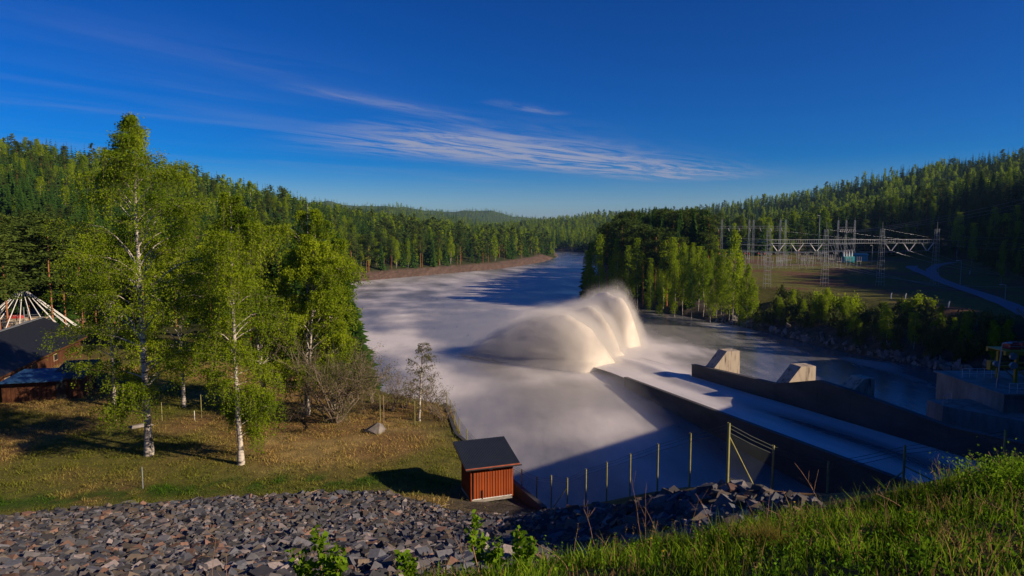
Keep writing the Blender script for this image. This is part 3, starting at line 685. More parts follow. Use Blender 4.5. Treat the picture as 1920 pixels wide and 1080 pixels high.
# ------------------------------------------------------------------ where trees grow
TREES = {'spruce': [], 'birch': [], 'pine': []}        # x, y, z, height, zone
def jitter(x0, x1, y0, y1, st, r):
    gx_, gy_ = np.meshgrid(np.arange(x0, x1, st), np.arange(y0, y1, st)); gx_ = gx_.ravel() + r.uniform(-.48, .48, gx_.size) * st; gy_ = gy_.ravel() + r.uniform(-.48, .48, gy_.size) * st
    return gx_, gy_
def plant():
    r = np.random.default_rng(21); out = []
    for (x0, x1, y0, y1, st, hh) in ((-330, 330, 60, 420, 4.6, 17), (-560, 620, 420, 820, 6.5, 17), (-760, 820, 820, 1500, 9.0, 17), (-1100, 1100, 1500, 2400, 13, 14), (-1800, 1300, 2400, 3700, 24, 15), (120, 420, -200, 60, 9, 17), (330, 420, 60, 420, 8, 17)):
        x, y = jitter(x0, x1, y0, y1, st, r)
        k = (np.abs(x) < .84 * y + 25) | ((x > 180) & (x < 420) & (y < 430)); x, y = x[k], y[k]
        d, ins = poly_dist(x, y, RIVER); fd, fi = poly_dist(x, y, FIELD); sdd, si = poly_dist(x, y, SUB)
        redb = (x < 60) & (y > 250) & (y < 600)
        k = ~ins & (d > np.where(redb, 11, 3)) & ~fi & ~si & (fd > 3) & (sdd > 2)
        # keep the lawn, the building yard, the dam and the sight lines over the pool clear
        px = 960 + F * x / np.maximum(y, 1)
        k &= ~((x < 0) & (y < 84)); k &= ~((x > -88) & (x < -38) & (y < 112)); k &= ~((x < 0) & (y < 330) & (px > 640)); k &= ~((x > 0) & (y < 100) & (x < 120))
        k &= ~((x > 30) & (x < 230) & (y < 205) & (d < 26))           # brushy bank, planted by hand
        k &= ~((x > 84) & (x < 175) & (y < 215) & (px < 1990) & (x / np.maximum(y, 1) < .84) & (y < 200))
        k &= ~((x > 60) & (y < 215) & (y > 90) & (x < .80 * y) )
        x, y, d = x[k], y[k], d[k]
        z = H(x, y); h = hh * r.uniform(.62, 1.2, len(x)) * (.8 + .4 * fbm(x / 30, y / 30, 2))
        p1 = fbm(x / 38 + 3, y / 38, 3); p2 = fbm(x / 22 + 30, y / 22 + 8, 3); rd = r.random(len(x))
        for i in range(len(x)):
            xx, yy = x[i], y[i]
            if xx < 0 and yy < 130: pb, pp = .12, .45
            elif xx < -90: pb = .20 + 1.2 * (p1[i] - .5); pp = .12
            elif xx < 60 and yy < 600: pb = .30 + .9 * (p1[i] - .5); pp = .3
            elif xx > 60 and yy < 420 and xx > 150: pb = .25 + 1.2 * (p1[i] - .5); pp = .1
            elif xx > 0 and yy < 480: pb, pp = .30, .38
            else: pb = .46 + 2.4 * (p1[i] - .5) - .25 * max(0, (z[i] - 75) / 40); pp = .1
            kd = 'birch' if rd[i] < pb else ('pine' if rd[i] < pb + pp else 'spruce')
            if yy > 1400: kd = 'spruce' if rd[i] > .6 + (p2[i] - .5) * 3 else 'birch'
            hi = h[i]
            if xx > 28 and xx < 130 and 220 < yy < 420: hi = 17 + 8 * rd[i] ** .5 if kd != 'birch' else 15 + 5 * rd[i]
            if kd == 'birch': hi *= .9
            TREES[kd].append((xx, yy, z[i], hi))
plant()
# birches standing along the water's edge of the island grove, with pale trunks in view
for px, pyb, pyt in [(1100, 560, 470), (1110, 566, 455), (1124, 572, 440), (1150, 570, 466), (1157, 572, 448), (1178, 578, 460), (1194, 578, 446), (1219, 583, 484), (1243, 580, 450), (1260, 584, 445), (1265, 590, 488), (1280, 588, 455), (1296, 594, 484),
                     (1309, 590, 462), (1318, 594, 470), (1324, 592, 500), (1343, 597, 478), (1356, 600, 494), (1366, 603, 490), (1374, 608, 432), (1383, 606, 470), (1400, 612, 494), (1409, 612, 520), (1235, 588, 505), (1332, 600, 520), (1352, 598, 468), (1390, 612, 520)]:
    P = G(px, pyb, z=1.2); P = P + (P - EYE) * .02; z = hz1(P[0], P[1]); zt = G(px, pyt, D=P[1])[2]; TREES['birch'].append((P[0], P[1], z, zt - z))
for px, pyb, pyt in [(1137, 570, 415), (1165, 574, 408), (1185, 572, 412), (1205, 578, 418), (1228, 580, 425), (1094, 556, 480), (1104, 560, 450), (1250, 584, 432), (1390, 606, 505), (1290, 590, 470)]:
    P = G(px, pyb, z=1.2); P = P + (P - EYE) * .05; z = hz1(P[0], P[1]); zt = G(px, pyt, D=P[1])[2]; TREES['spruce' if px in (1094, 1104, 1390, 1290) else 'pine'].append((P[0], P[1], z, zt - z))
# single trees by the road on the right
for kd, px, pyb, pyt, D in [('birch', 1876, 545, 452, 205), ('birch', 1795, 480, 398, 330), ('birch', 1900, 500, 385, 300), ('birch', 1860, 492, 388, 310), ('spruce', 1840, 490, 400, 320), ('birch', 1880, 505, 400, 280),
                            ('birch', 1660, 455, 395, 420), ('birch', 1700, 470, 392, 400), ('birch', 1822, 500, 418, 300), ('birch', 1915, 540, 455, 230), ('spruce', 1905, 540, 430, 260), ('spruce', 1855, 520, 425, 290)]:
    P = G(px, pyb, D=D); z = hz1(P[0], P[1]); zt = G(px, pyt, D=D)[2]; TREES[kd].append((P[0], D, z, max(9, zt - z)))

def visible_share(allt):
    """screen area each tree shows, near ones hiding far ones (column buffer)"""
    A = np.array([(t[0], t[1], t[2], t[3]) for t in allt]); px, pt, f = project(A[:, :3] + np.array([0, 0, 1]) * A[:, 3:4]); _, pb, _ = project(A[:, :3])
    order = np.argsort(f); buf = np.full(1921, 1200.0); vis = np.zeros(len(A))
    # the three hero birches hide what is behind them
    for i in order:
        w = max(1.0, .11 * A[i, 3] * F / f[i]); a = int(px[i] - w); b = int(px[i] + w)
        if f[i] < 5 or b < 0 or a > 1920: continue
        a = max(a, 0); b = min(b, 1920); seg = buf[a:b + 1]
        m = np.clip(np.minimum(seg, pb[i]) - pt[i], 0, None); vis[i] = m.sum()
        buf[a:b + 1] = np.minimum(seg, pt[i] + .35 * (pb[i] - pt[i]))
    return vis
ALL = [(k, i) for k in TREES for i in range(len(TREES[k]))]
VIS = visible_share([TREES[k][i] for k, i in ALL])

PLACES = {  # region of the picture -> wording
    'left_far': lambda x, y: x < 60 and y >= 250 and y < 620, 'left_near': lambda x, y: x < 0 and y < 250, 'grove': lambda x, y: 0 < x < 135 and y < 430 and x < .42 * y + 4, 'right': lambda x, y: x > 60 and y < 560, 'hill': lambda x, y: True}
WORDS = {'left_far': ('in the wood above the red shore', 'forest above the red stone shore'), 'left_near': ('in the wood behind the lawn', 'wood behind the lawn'),
         'grove': ('in the grove across the pool', 'grove on the point across the pool'), 'right': ('on the slope behind the switchyard', 'slope behind the switchyard'), 'hill': ('on the far valley side', 'far valley side')}
LOOK = {'spruce': 'dark narrow spruce', 'birch': 'light green birch with pale trunk', 'pine': 'pine with reddish trunk'}
def place_trees():
    r = np.random.default_rng(5); nodes_pts = {}
    for kd in TREES:
        idx = [j for j, (k, i) in enumerate(ALL) if k == kd]; idx.sort(key=lambda j: -VIS[j]); top = [j for j in idx[:300] if VIS[j] > 25]; rest = [j for j in idx if j not in set(top)]
        near, far = KIND[kd]; farobj = {}
        for n_, j in enumerate(top):
            x, y, z, h = TREES[kd][ALL[j][1]]; v = r.integers(4); rz = r.uniform(0, 6.28); w = h * r.uniform(.9, 1.25) * (.72 if kd == 'birch' and x > 0 else 1)
            zone = next(q for q, f in PLACES.items() if f(x, y)); ph, grp = WORDS[zone]
            if y < 430 or n_ < 20:
                t = empty(kd + '_tree', (x, y, z - .1), rz); t.scale = (w, w, h)
                inst('trunk', near[v][0], t); inst('crown', near[v][1], t)
            else:
                t = inst(kd + '_tree', far[v], None, (x, y, z - .1), (0, 0, rz), (w, w, h)); farobj.setdefault(v, t)
            dr_ = float(poly_dist(np.array([x]), np.array([y]), RIVER)[0][0]); spot = 'at the waterside' if dr_ < 16 else ('one row back' if dr_ < 30 else ('high on the slope' if z > 45 else 'further inland'))
            sz = 'very tall' if h > 21 else ('tall' if h > 17 else ('middling' if h > 13.5 else 'short'))
            tag(t, sz + ' ' + LOOK[kd].replace('light green', 'green').replace('dark narrow', 'dark').replace(' with pale trunk', '').replace(' with reddish trunk', '') + ', ' + spot + ' ' + ph, 'tree', kd + ' trees, ' + grp)
        for v in range(4):
            if v not in farobj:
                x, y, z, h = TREES[kd][ALL[rest[v]][1]]; t = inst(kd + '_tree', far[v], None, (x, y, z - .1), (0, 0, v), (h, h, h)); farobj[v] = t
                zone = next(q for q, f in PLACES.items() if f(x, y)); tag(t, LOOK[kd] + ' ' + WORDS[zone][0], 'tree', kd + ' trees, ' + WORDS[zone][1])
        # all the others as one forest of instanced trees
        T_ = np.array([TREES[kd][ALL[j][1]] for j in rest], dtype=np.float32); n = len(T_)
        me = bpy.data.meshes.new(kd + '_forest'); me.vertices.add(n); P = T_[:, :3].copy(); P[:, 2] -= .1; me.vertices.foreach_set('co', P.ravel())
        sc_ = np.stack([T_[:, 3] * r.uniform(.85, 1.3, n), np.zeros(n), T_[:, 3]], -1); sc_[:, 1] = sc_[:, 0]
        a = me.attributes.new('sc', 'FLOAT_VECTOR', 'POINT'); a.data.foreach_set('vector', sc_.astype(np.float32).ravel())
        a = me.attributes.new('rz', 'FLOAT_VECTOR', 'POINT'); rot = np.zeros((n, 3), np.float32); rot[:, 2] = r.uniform(0, 6.28, n); a.data.foreach_set('vector', rot.ravel())
        a = me.attributes.new('which', 'INT', 'POINT'); a.data.foreach_set('value', r.integers(0, 4, n).astype(np.int32))
        o = bpy.data.objects.new(kd + '_forest', me); COL.objects.link(o); tag(o, {'spruce': 'dense dark spruce forest covering the valley sides', 'birch': 'bright green birches spread through the hillside forest', 'pine': 'pines mixed into the forest along the river'}[kd], 'forest', kind='stuff')
        ng = bpy.data.node_groups.new(kd + '_scatter', 'GeometryNodeTree'); ng.interface.new_socket('Geometry', in_out='INPUT', socket_type='NodeSocketGeometry'); ng.interface.new_socket('Geometry', in_out='OUTPUT', socket_type='NodeSocketGeometry')
        gi = ng.nodes.new('NodeGroupInput'); go = ng.nodes.new('NodeGroupOutput'); jn = ng.nodes.new('GeometryNodeJoinGeometry')
        def attr(nm, ty):
            q = ng.nodes.new('GeometryNodeInputNamedAttribute'); q.data_type = ty; q.inputs[0].default_value = nm; return q.outputs[0]
        for v in range(4):
            oi = ng.nodes.new('GeometryNodeObjectInfo'); oi.inputs['Object'].default_value = farobj[v]; oi.transform_space = 'ORIGINAL'; oi.inputs['As Instance'].default_value = True
            cm = ng.nodes.new('FunctionNodeCompare'); cm.data_type = 'INT'; cm.operation = 'EQUAL'; ng.links.new(attr('which', 'INT'), cm.inputs[2]); cm.inputs[3].default_value = v
            ip = ng.nodes.new('GeometryNodeInstanceOnPoints'); ng.links.new(gi.outputs[0], ip.inputs['Points']); ng.links.new(cm.outputs[0], ip.inputs['Selection']); ng.links.new(oi.outputs['Geometry'], ip.inputs['Instance'])
            ng.links.new(attr('rz', 'FLOAT_VECTOR'), ip.inputs['Rotation']); ng.links.new(attr('sc', 'FLOAT_VECTOR'), ip.inputs['Scale']); ng.links.new(ip.outputs[0], jn.inputs[0])
        ng.links.new(jn.outputs[0], go.inputs[0])
        md = o.modifiers.new('scatter', 'NODES'); md.node_group = ng
place_trees()

# ------------------------------------------------------------------ the birches on the lawn
def hero_birch(name, base, h, seed, crown, leaves, label, group=None, r0=.30, stems=1, lean=(0, 0), start=.16, size=.085, tw=1.0, droop=1.0, leafmat_='birchhero', cat='tree', bias=(0, 0), barkm='birchbark'):
    """crown(t) gives the crown radius at height share t; twigs hang down with small leaves"""
    r = np.random.default_rng(seed); t0 = empty(name, tuple(base)); tag(t0, label, cat, group)
    tr = MB(); br = MB(); tw_ = MB(); LP = []
    for st in range(stems):
        ang = r.uniform(0, 6.28) if stems > 1 else 0; off = np.array([math.cos(ang), math.sin(ang), 0]) * (.35 if stems > 1 else 0)
        hs_ = h * (1 if st == 0 else r.uniform(.8, .97)); n = 12; zs = np.linspace(-.3, hs_, n)
        P = np.stack([off[0] + lean[0] * (zs / h) ** 1.5 + np.cumsum(r.normal(size=n)) * .025 + off[0] * zs / h * 4, off[1] + lean[1] * (zs / h) + np.cumsum(r.normal(size=n)) * .025 + off[1] * zs / h * 4, zs], -1)
        P[0, :2] = P[1, :2] = off[:2]
        rr = r0 * (1 - np.clip(zs, 0, None) / hs_) ** .85 * (1 if st == 0 else .8) + .012; rr[0] *= 1.5
        tr.tube(P, rr, 9)
        nb = int(46 * tw / stems ** .5)
        for i in range(nb):
            t = start + (1 - start) * ((i + r.random()) / nb) ** .9
            if t > .985: continue
            p0 = np.array([np.interp(t * hs_, zs, P[:, k]) for k in range(3)]); az = r.uniform(0, 6.28)
            Rm = crown(t) * r.uniform(.55, 1.1); 
            e = np.array([math.cos(az), math.sin(az), 0]); rise = Rm * (1.1 if t > .35 else .5) * r.uniform(.7, 1.4) * (1 if t < .8 else .6)
            u = np.linspace(0, 1, 6)[:, None]
            B = p0 + e * Rm * u ** 1.15 + np.array([0, 0, 1]) * (rise * u - rise * .55 * droop * u ** 3) + r.normal(size=(6, 3)) * .06 * u
            B[:, :2] += np.array(bias) * u ** 1.0 * Rm * .4
            rb = max(.012, .045 * (1 - t) + .02) * (Rm / 3.5 + .3)
            br.tube(B, np.linspace(rb, .006, 6), 4, cap=False)
            for q in range(int(9 * tw)):
                uu = r.uniform(.38, 1); pp = B[0] * 0 + np.array([np.interp(uu, u[:, 0], B[:, k]) for k in range(3)])
                a2 = az + r.normal() * 1.0; e2 = np.array([math.cos(a2), math.sin(a2), 0]); l2 = Rm * r.uniform(.2, .45) + .15
                mid = pp + e2 * l2 + np.array([0, 0, .25 * l2]); end = mid + e2 * l2 * .25 - np.array([0, 0, 1]) * r.uniform(.5, 1.9) * droop * (h / 22)
                tw_.tube([pp, mid, end], [.010, .006, .003], 3, cap=False)
                LP.append((pp, mid, end))
    LP = np.array(LP); k = leaves // len(LP) + 1; idx = np.repeat(np.arange(len(LP)), k); u = r.random(len(idx)) ** .8 * 2
    A = LP[idx]; C = np.where((u < 1)[:, None], A[:, 0] + (A[:, 1] - A[:, 0]) * u[:, None], A[:, 1] + (A[:, 2] - A[:, 1]) * (u - 1)[:, None])
    C = C + r.normal(size=C.shape) * np.array([.16, .16, .14]) * (h / 22)
    C[:, 2] = np.maximum(C[:, 2], .5)
    tr.mesh('trunk', M[barkm], t0, smooth=True); br.mesh('branches', M[barkm if leafmat_ == 'birchhero' else 'twig'], t0, smooth=True)
    tw_.mesh('twigs', M['twig'], t0)
    if leaves > 0:
        V, Fq = cards(C, size, r, .1, .62); mk('crown', V, Fq, M[leafmat_], t0)
    return t0
def prof(*pts):
    xs, ys = zip(*pts); return lambda t: float(np.interp(t, xs, ys))
b1 = G(280, 852, z=8); b1[2] = hz1(b1[0], b1[1])
hero_birch('birch_tree', b1, 26.8, 3, prof((0, .5), (.10, 3.0), (.16, 4.2), (.3, 5.6), (.5, 5.2), (.65, 4.6), (.8, 3.0), (.93, 1.2), (1, .2)), 76000, 'tallest birch on the lawn, thick white trunk, its crown against the sky', r0=.27, start=.10, size=.075, tw=1.5, bias=(.15, 0))
b2 = G(452, 870, z=8); b2[2] = hz1(b2[0], b2[1])
hero_birch('birch_tree', b2, 20.8, 8, prof((0, .4), (.10, 1.6), (.22, 2.6), (.5, 3.1), (.75, 2.4), (.9, 1.4), (1, .3)), 56000, 'slender birch on the lawn nearest the slope, with hanging yellow-green foliage', r0=.20, start=.10, size=.072, tw=1.3, bias=(.8, 0), droop=1.5)
for i, (px, py, h, st, pr, lab, nl) in enumerate([
    (572, 782, 20.2, 3, prof((0, .5), (.15, 2.2), (.35, 3.6), (.6, 3.7), (.8, 2.7), (1, .4)), 'many-stemmed birch at the edge of the lawn, right of the two tall birches', 80000),
    (345, 775, 17.0, 1, prof((0, .5), (.2, 3.4), (.5, 4.6), (.8, 3.5), (1, 1)), 'leafy birch standing right behind the tallest birch', 26000),
    (215, 775, 17.0, 1, prof((0, .5), (.2, 3.2), (.5, 4.8), (.8, 3.2), (1, 1)), 'leafy birch behind the tallest birch, on its left side', 26000),
    (505, 778, 18.0, 2, prof((0, .5), (.2, 2.6), (.5, 3.8), (.8, 3.0), (1, 1)), 'birch half hidden behind the slender birch', 24000),
    (625, 770, 16.5, 1, prof((0, .5), (.2, 2.2), (.5, 3.2), (.8, 2.6), (1, 1)), 'birch behind the bare bush at the river edge', 22000)]):
    P = G(px, py, z=8); P[2] = hz1(P[0], P[1])
    if i in (1, 2): P = G(px, 765, z=8.2); P[2] = hz1(P[0], P[1])
    hero_birch('birch_tree', P, h, 30 + i, pr, nl, lab, r0=.17, stems=st, start=.16, size=.09, tw=1.15)
def big_spruce(px, D, pyt, lab, w=.2, kind='spruce'):
    P = G(px, 700, D=D); z = hz1(P[0], P[1]); h = G(px, pyt, D=D)[2] - z; t = empty(kind + '_tree', (P[0], D, z - .1)); tag(t, lab, 'tree'); t.scale = (h * w / .17, h * w / .17, h)
    inst('trunk', KIND[kind][0][1][0], t, sc=(.17 / w, .17 / w, 1)); inst('crown', HI.get(kind, KIND[kind][0][1][1]), t)
big_spruce(636, 84, 425, 'tall dark spruce whose boughs reach out over the pool', .23)
big_spruce(530, 92, 420, 'dark spruce between the slender birch and the many-stemmed birch', .19)
big_spruce(600, 96, 440, 'spruce just behind the many-stemmed birch')
big_spruce(665, 82, 560, 'small spruce low on the river edge beside the bare bush', .26)
for i, (px, D, pyt) in enumerate([(20, 100, 395), (62, 106, 415), (104, 104, 400), (128, 110, 420), (85, 118, 390), (160, 112, 430), (5, 92, 430), (45, 116, 400), (185, 118, 420)]):
    big_spruce(px, D, pyt, ['pine standing at the left picture edge behind the pole cone', 'pine just right of the one at the picture edge, above the cone tip', 'pine with sunlit orange trunk right of the pole cone', 'second orange-trunked pine right of the pole cone', 'pine in the row behind the pole cone', 'pine left of the tallest birch crown', 'pine cut by the left picture edge over the dark roof', 'pine directly behind the tip of the pole cone', 'pine partly covered by the tallest birch'][i], .26, 'pine')

def bare_shrub(name, base, h, seed, w, n, label, leaves=0, cat='bush', group=None, mt='twig', lm='bareleaf', size=.07):
    r = np.random.default_rng(seed); t = empty(name, tuple(base)); tag(t, label, cat, group); b = MB(); tips = []
    def grow(p, d, L, rad, dep):
        m = p + d * L * .5 + r.normal(size=3) * .04 * L; q = p + d * L + r.normal(size=3) * .08 * L
        b.tube([p, m, q], [rad, rad * .8, rad * .6], 4 if dep > 2 else 3, cap=False); tips.append(q)
        if dep == 0: return
        for k in range(3 if dep > 1 else 4):
            d2 = d + r.normal(size=3) * .55 + np.array([0, 0, .12]); d2 /= np.linalg.norm(d2); grow(q if k else m, d2, L * r.uniform(.55, .85), rad * .55, dep - 1)
    for i in range(n):
        a = r.uniform(0, 6.28); d = np.array([math.cos(a) * w / h, math.sin(a) * w / h, 1.0]); d /= np.linalg.norm(d)
        grow(np.array([math.cos(a) * .15, math.sin(a) * .15, -.1]), d, h * r.uniform(.26, .38), .012 * h + .01, 4)
    b.mesh('branches', M[mt], t, smooth=True)
    if leaves:
        T_ = np.array(tips); C = T_[r.integers(0, len(T_), leaves)] + r.normal(size=(leaves, 3)) * .09 * h / 4
        V, Fq = cards(C, size, r); mk('leaves', V, Fq, M[lm], t)
    return t
def on(px, py):
    P = hit(px, py); return P
P = on(632, 792); bare_shrub('bare_bush', P, 9.4, 2, 7.0, 13, 'wide spreading bush with grey budding twigs on the lawn edge', 20000, size=.05)
P = on(566, 790); bare_shrub('bare_bush', P, 3.2, 12, 2.6, 5, 'low tangle of grey twigs at the foot of the many-stemmed birch')
for i, (px, py, h, w, lv, lb) in enumerate([(735, 770, 4.6, 1.6, 600, 'thin budding bush between the spreading bush and the small birch'), (758, 766, 4.0, 1.3, 500, 'thin budding bush just left of the small birch'), (812, 776, 4.4, 1.8, 1500, 'brushy bush right of the small birch above the fence'),
                                     (700, 756, 5.5, 1.8, 1500, 'thin bush behind the boulder on the river edge'), (832, 790, 2.6, 1.2, 400, 'short bush beside the first fence post')]):
    bare_shrub('bare_bush', on(px, py), h, 40 + i, w, 5, lb, lv, size=.05)
P = on(786, 790); hero_birch('birch_tree', P, 7.4, 77, prof((0, .3), (.2, 1.5), (.5, 1.5), (.8, 1.0), (1, .3)), 2600, 'small leaning birch with sparse leaves at the corner of the lawn', r0=.11, size=.06, tw=.7, start=.2, lean=(.5, 0), leafmat_='bareleaf')

# brush on the right bank
def bush_mesh(seed, n=420, cs=.09):
    r = np.random.default_rng(seed); q = []
    for k in range(9):
        c = np.array([r.normal() * .28, r.normal() * .28, r.uniform(.25, .8)]); q.append(c + r.normal(size=(n // 9, 3)) * np.array([.13, .13, .14]))
    C = np.concatenate(q); C[:, 2] = np.abs(C[:, 2]); return cards(C, cs, r)
BUSH = [mk('leaves', *bush_mesh(s), M['bushleaf'], link=False) for s in range(3)]
def stems_mesh(seed):
    r = np.random.default_rng(seed); b = MB()
    for k in range(7):
        a = r.uniform(0, 6.28); b.tube([(0, 0, -.05), (math.cos(a) * .15, math.sin(a) * .15, .4), (math.cos(a) * .35, math.sin(a) * .35, .85)], [.02, .014, .006], 3, cap=False)
    return b.mesh('stems', M['twig'], link=False)
STEMS = [stems_mesh(s) for s in range(2)]
def right_bank():
    r = np.random.default_rng(88); k = 0; spots = []
    while k < 130:
        px = r.uniform(1412, 1915); lo = np.interp(px, [1400, 1500, 1640, 1800, 1915], [612, 638, 668, 695, 720]); hi_ = np.interp(px, [1400, 1440, 1560, 1700, 1915], [560, 552, 580, 585, 620])
        py = r.uniform(hi_, lo - 14); P = hit(px, py, 80, 400)
        if P[1] > 300: continue
        spots.append(P); k += 1
    for P in spots:
        h = r.uniform(1.6, 4.6); t = empty('bank_bush', tuple(P), r.uniform(0, 6)); t.scale = (h * r.uniform(.6, .9), h * r.uniform(.6, .9), h); wq = ('at the shoreline' if P[2] < 2.5 else ('half way up the bank' if P[2] < 6 else 'near the top of the bank')); sq = 'low' if h < 2.5 else ('mid-sized' if h < 3.6 else 'tall')
        inst('leaves', BUSH[r.integers(3)], t); inst('stems', STEMS[r.integers(2)], t); tag(t, sq + ' olive bush ' + wq + ' below the switchyard', 'bush', 'bushes on the rocky right bank')
    for px, py, h, lb in ((1728, 600, 5.2, 'round bright green tree standing alone on the field below the road'), (1540, 590, 6.0, 'yellow-green bush lit by the sun at the field edge'), (1590, 598, 5.5, 'broad bush on the bank right of the sunlit one')):
        P = hit(px, py, 80, 400); t = empty('bank_bush', tuple(P)); t.scale = (h * .85, h * .85, h); inst('leaves', mk('leaves', *bush_mesh(9 + int(px), 1600, .055), M['birch'], link=False), t); inst('stems', STEMS[0], t); tag(t, lb, 'bush')
    for i in range(26):
        px = r.uniform(1420, 1900); P = hit(px, np.interp(px, [1400, 1500, 1640, 1800, 1915], [600, 622, 652, 678, 700]) - r.uniform(0, 30), 80, 400); h = r.uniform(4, 8.5)
        t = empty('birch_tree', tuple(P), r.uniform(0, 6)); t.scale = (h * 1.3, h * 1.3, h); v = r.integers(4); inst('trunk', KIND['birch'][0][v][0], t); inst('crown', KIND['birch'][0][v][1], t)
        tag(t, 'young birch on the rocky bank below the switchyard', 'tree', 'young birches on the right bank')
    # shore boulders
    def boulder(seed):
        q = np.random.default_rng(seed); return rock_shape(q, 2)
    for i in range(150):
        px = r.uniform(1340, 1900); py = np.interp(px, [1340, 1400, 1500, 1640, 1800, 1900], [602, 611, 636, 668, 696, 722]) - abs(r.normal()) * 9 + 2; P = hit(px, py, 70, 400); s = r.uniform(.5, 1.9)
        o = inst('boulder', ROCKS[r.integers(len(ROCKS))], None, tuple(P), tuple(r.uniform(0, 6, 3)), (s, s * .8, s * .7)); o.data = BANKROCK[r.integers(len(BANKROCK))]; sq = 'large' if s > 1.4 else ('mid-sized' if s > .95 else 'small')
        tag(o, sq + (' grey boulder in the sun near the grove' if px < 1480 else (' grey boulder in deep shade toward the pier' if px > 1700 else ' grey boulder below the bank bushes')) + ', right water edge', 'boulder', 'boulders along the right shore')
# ------------------------------------------------------------------ broken rock
def icos():
    p = (1 + 5 ** .5) / 2
    V = np.array([(-1, p, 0), (1, p, 0), (-1, -p, 0), (1, -p, 0), (0, -1, p), (0, 1, p), (0, -1, -p), (0, 1, -p), (p, 0, -1), (p, 0, 1), (-p, 0, -1), (-p, 0, 1)], float); V /= np.linalg.norm(V[0])
    F_ = np.array([(0, 11, 5), (0, 5, 1), (0, 1, 7), (0, 7, 10), (0, 10, 11), (1, 5, 9), (5, 11, 4), (11, 10, 2), (10, 7, 6), (7, 1, 8), (3, 9, 4), (3, 4, 2), (3, 2, 6), (3, 6, 8), (3, 8, 9), (4, 9, 5), (2, 4, 11), (6, 2, 10), (8, 6, 7), (9, 8, 1)])
    return V, F_
def rock_shape(r, lv=1, cuts=4):
    """an angular broken stone: a cut-up solid with flat faces"""
    import bmesh
    bm = bmesh.new(); bmesh.ops.create_cube(bm, size=1.6)
    for k in range(cuts):
        n = Vector(r.normal(size=3)).normalized(); d = r.uniform(.34, .66)
        g = bmesh.ops.bisect_plane(bm, geom=bm.verts[:] + bm.edges[:] + bm.faces[:], plane_co=n * d, plane_no=n, clear_outer=True)
        e = [x for x in g['geom_cut'] if isinstance(x, bmesh.types.BMEdge)]
        if e: bmesh.ops.contextual_create(bm, geom=e)
    bmesh.ops.scale(bm, vec=Vector((r.uniform(1.1, 1.6), r.uniform(.8, 1.1), r.uniform(.55, .95))), verts=bm.verts); bmesh.ops.triangulate(bm, faces=bm.faces); bmesh.ops.recalc_face_normals(bm, faces=bm.faces)
    V = np.array([v.co[:] for v in bm.verts]); F_ = np.array([[v.index for v in f.verts] for f in bm.faces]); bm.free(); return V, F_
_rs = np.random.default_rng(3)
SHAPES = [rock_shape(_rs) for _ in range(14)]
ROUND = [rock_shape(_rs, 1, 16) for _ in range(6)]
TONES = np.array([(.10, .11, .13), (.13, .135, .15), (.07, .075, .09), (.16, .155, .155), (.11, .10, .085), (.15, .12, .09), (.21, .125, .09), (.085, .09, .10), (.27, .235, .22), (.12, .105, .085), (.06, .062, .07), (.12, .12, .13)])
ROCKS = [mk('stone', V, F_, M['rock'], col=np.broadcast_to(TONES[i % len(TONES)], (len(V), 3)), link=False) for i, (V, F_) in enumerate(SHAPES)] + \
        [mk('stone', V, F_, M['rock'], col=np.broadcast_to(TONES[(i * 5 + 3) % len(TONES)], (len(V), 3)), link=False) for i, (V, F_) in enumerate(SHAPES)]
BANKROCK = [mk('boulder', V, F_, M['bankrock'], link=False) for V, F_ in ROUND]
right_bank()
def rotm(r, n):
    q = r.normal(size=(n, 4)); q /= np.linalg.norm(q, axis=1, keepdims=True); w, x, y, z = q.T
    return np.stack([1 - 2 * (y * y + z * z), 2 * (x * y - z * w), 2 * (x * z + y * w), 2 * (x * y + z * w), 1 - 2 * (x * x + z * z), 2 * (y * z - x * w), 2 * (x * z - y * w), 2 * (y * z + x * w), 1 - 2 * (x * x + y * y)], -1).reshape(n, 3, 3)
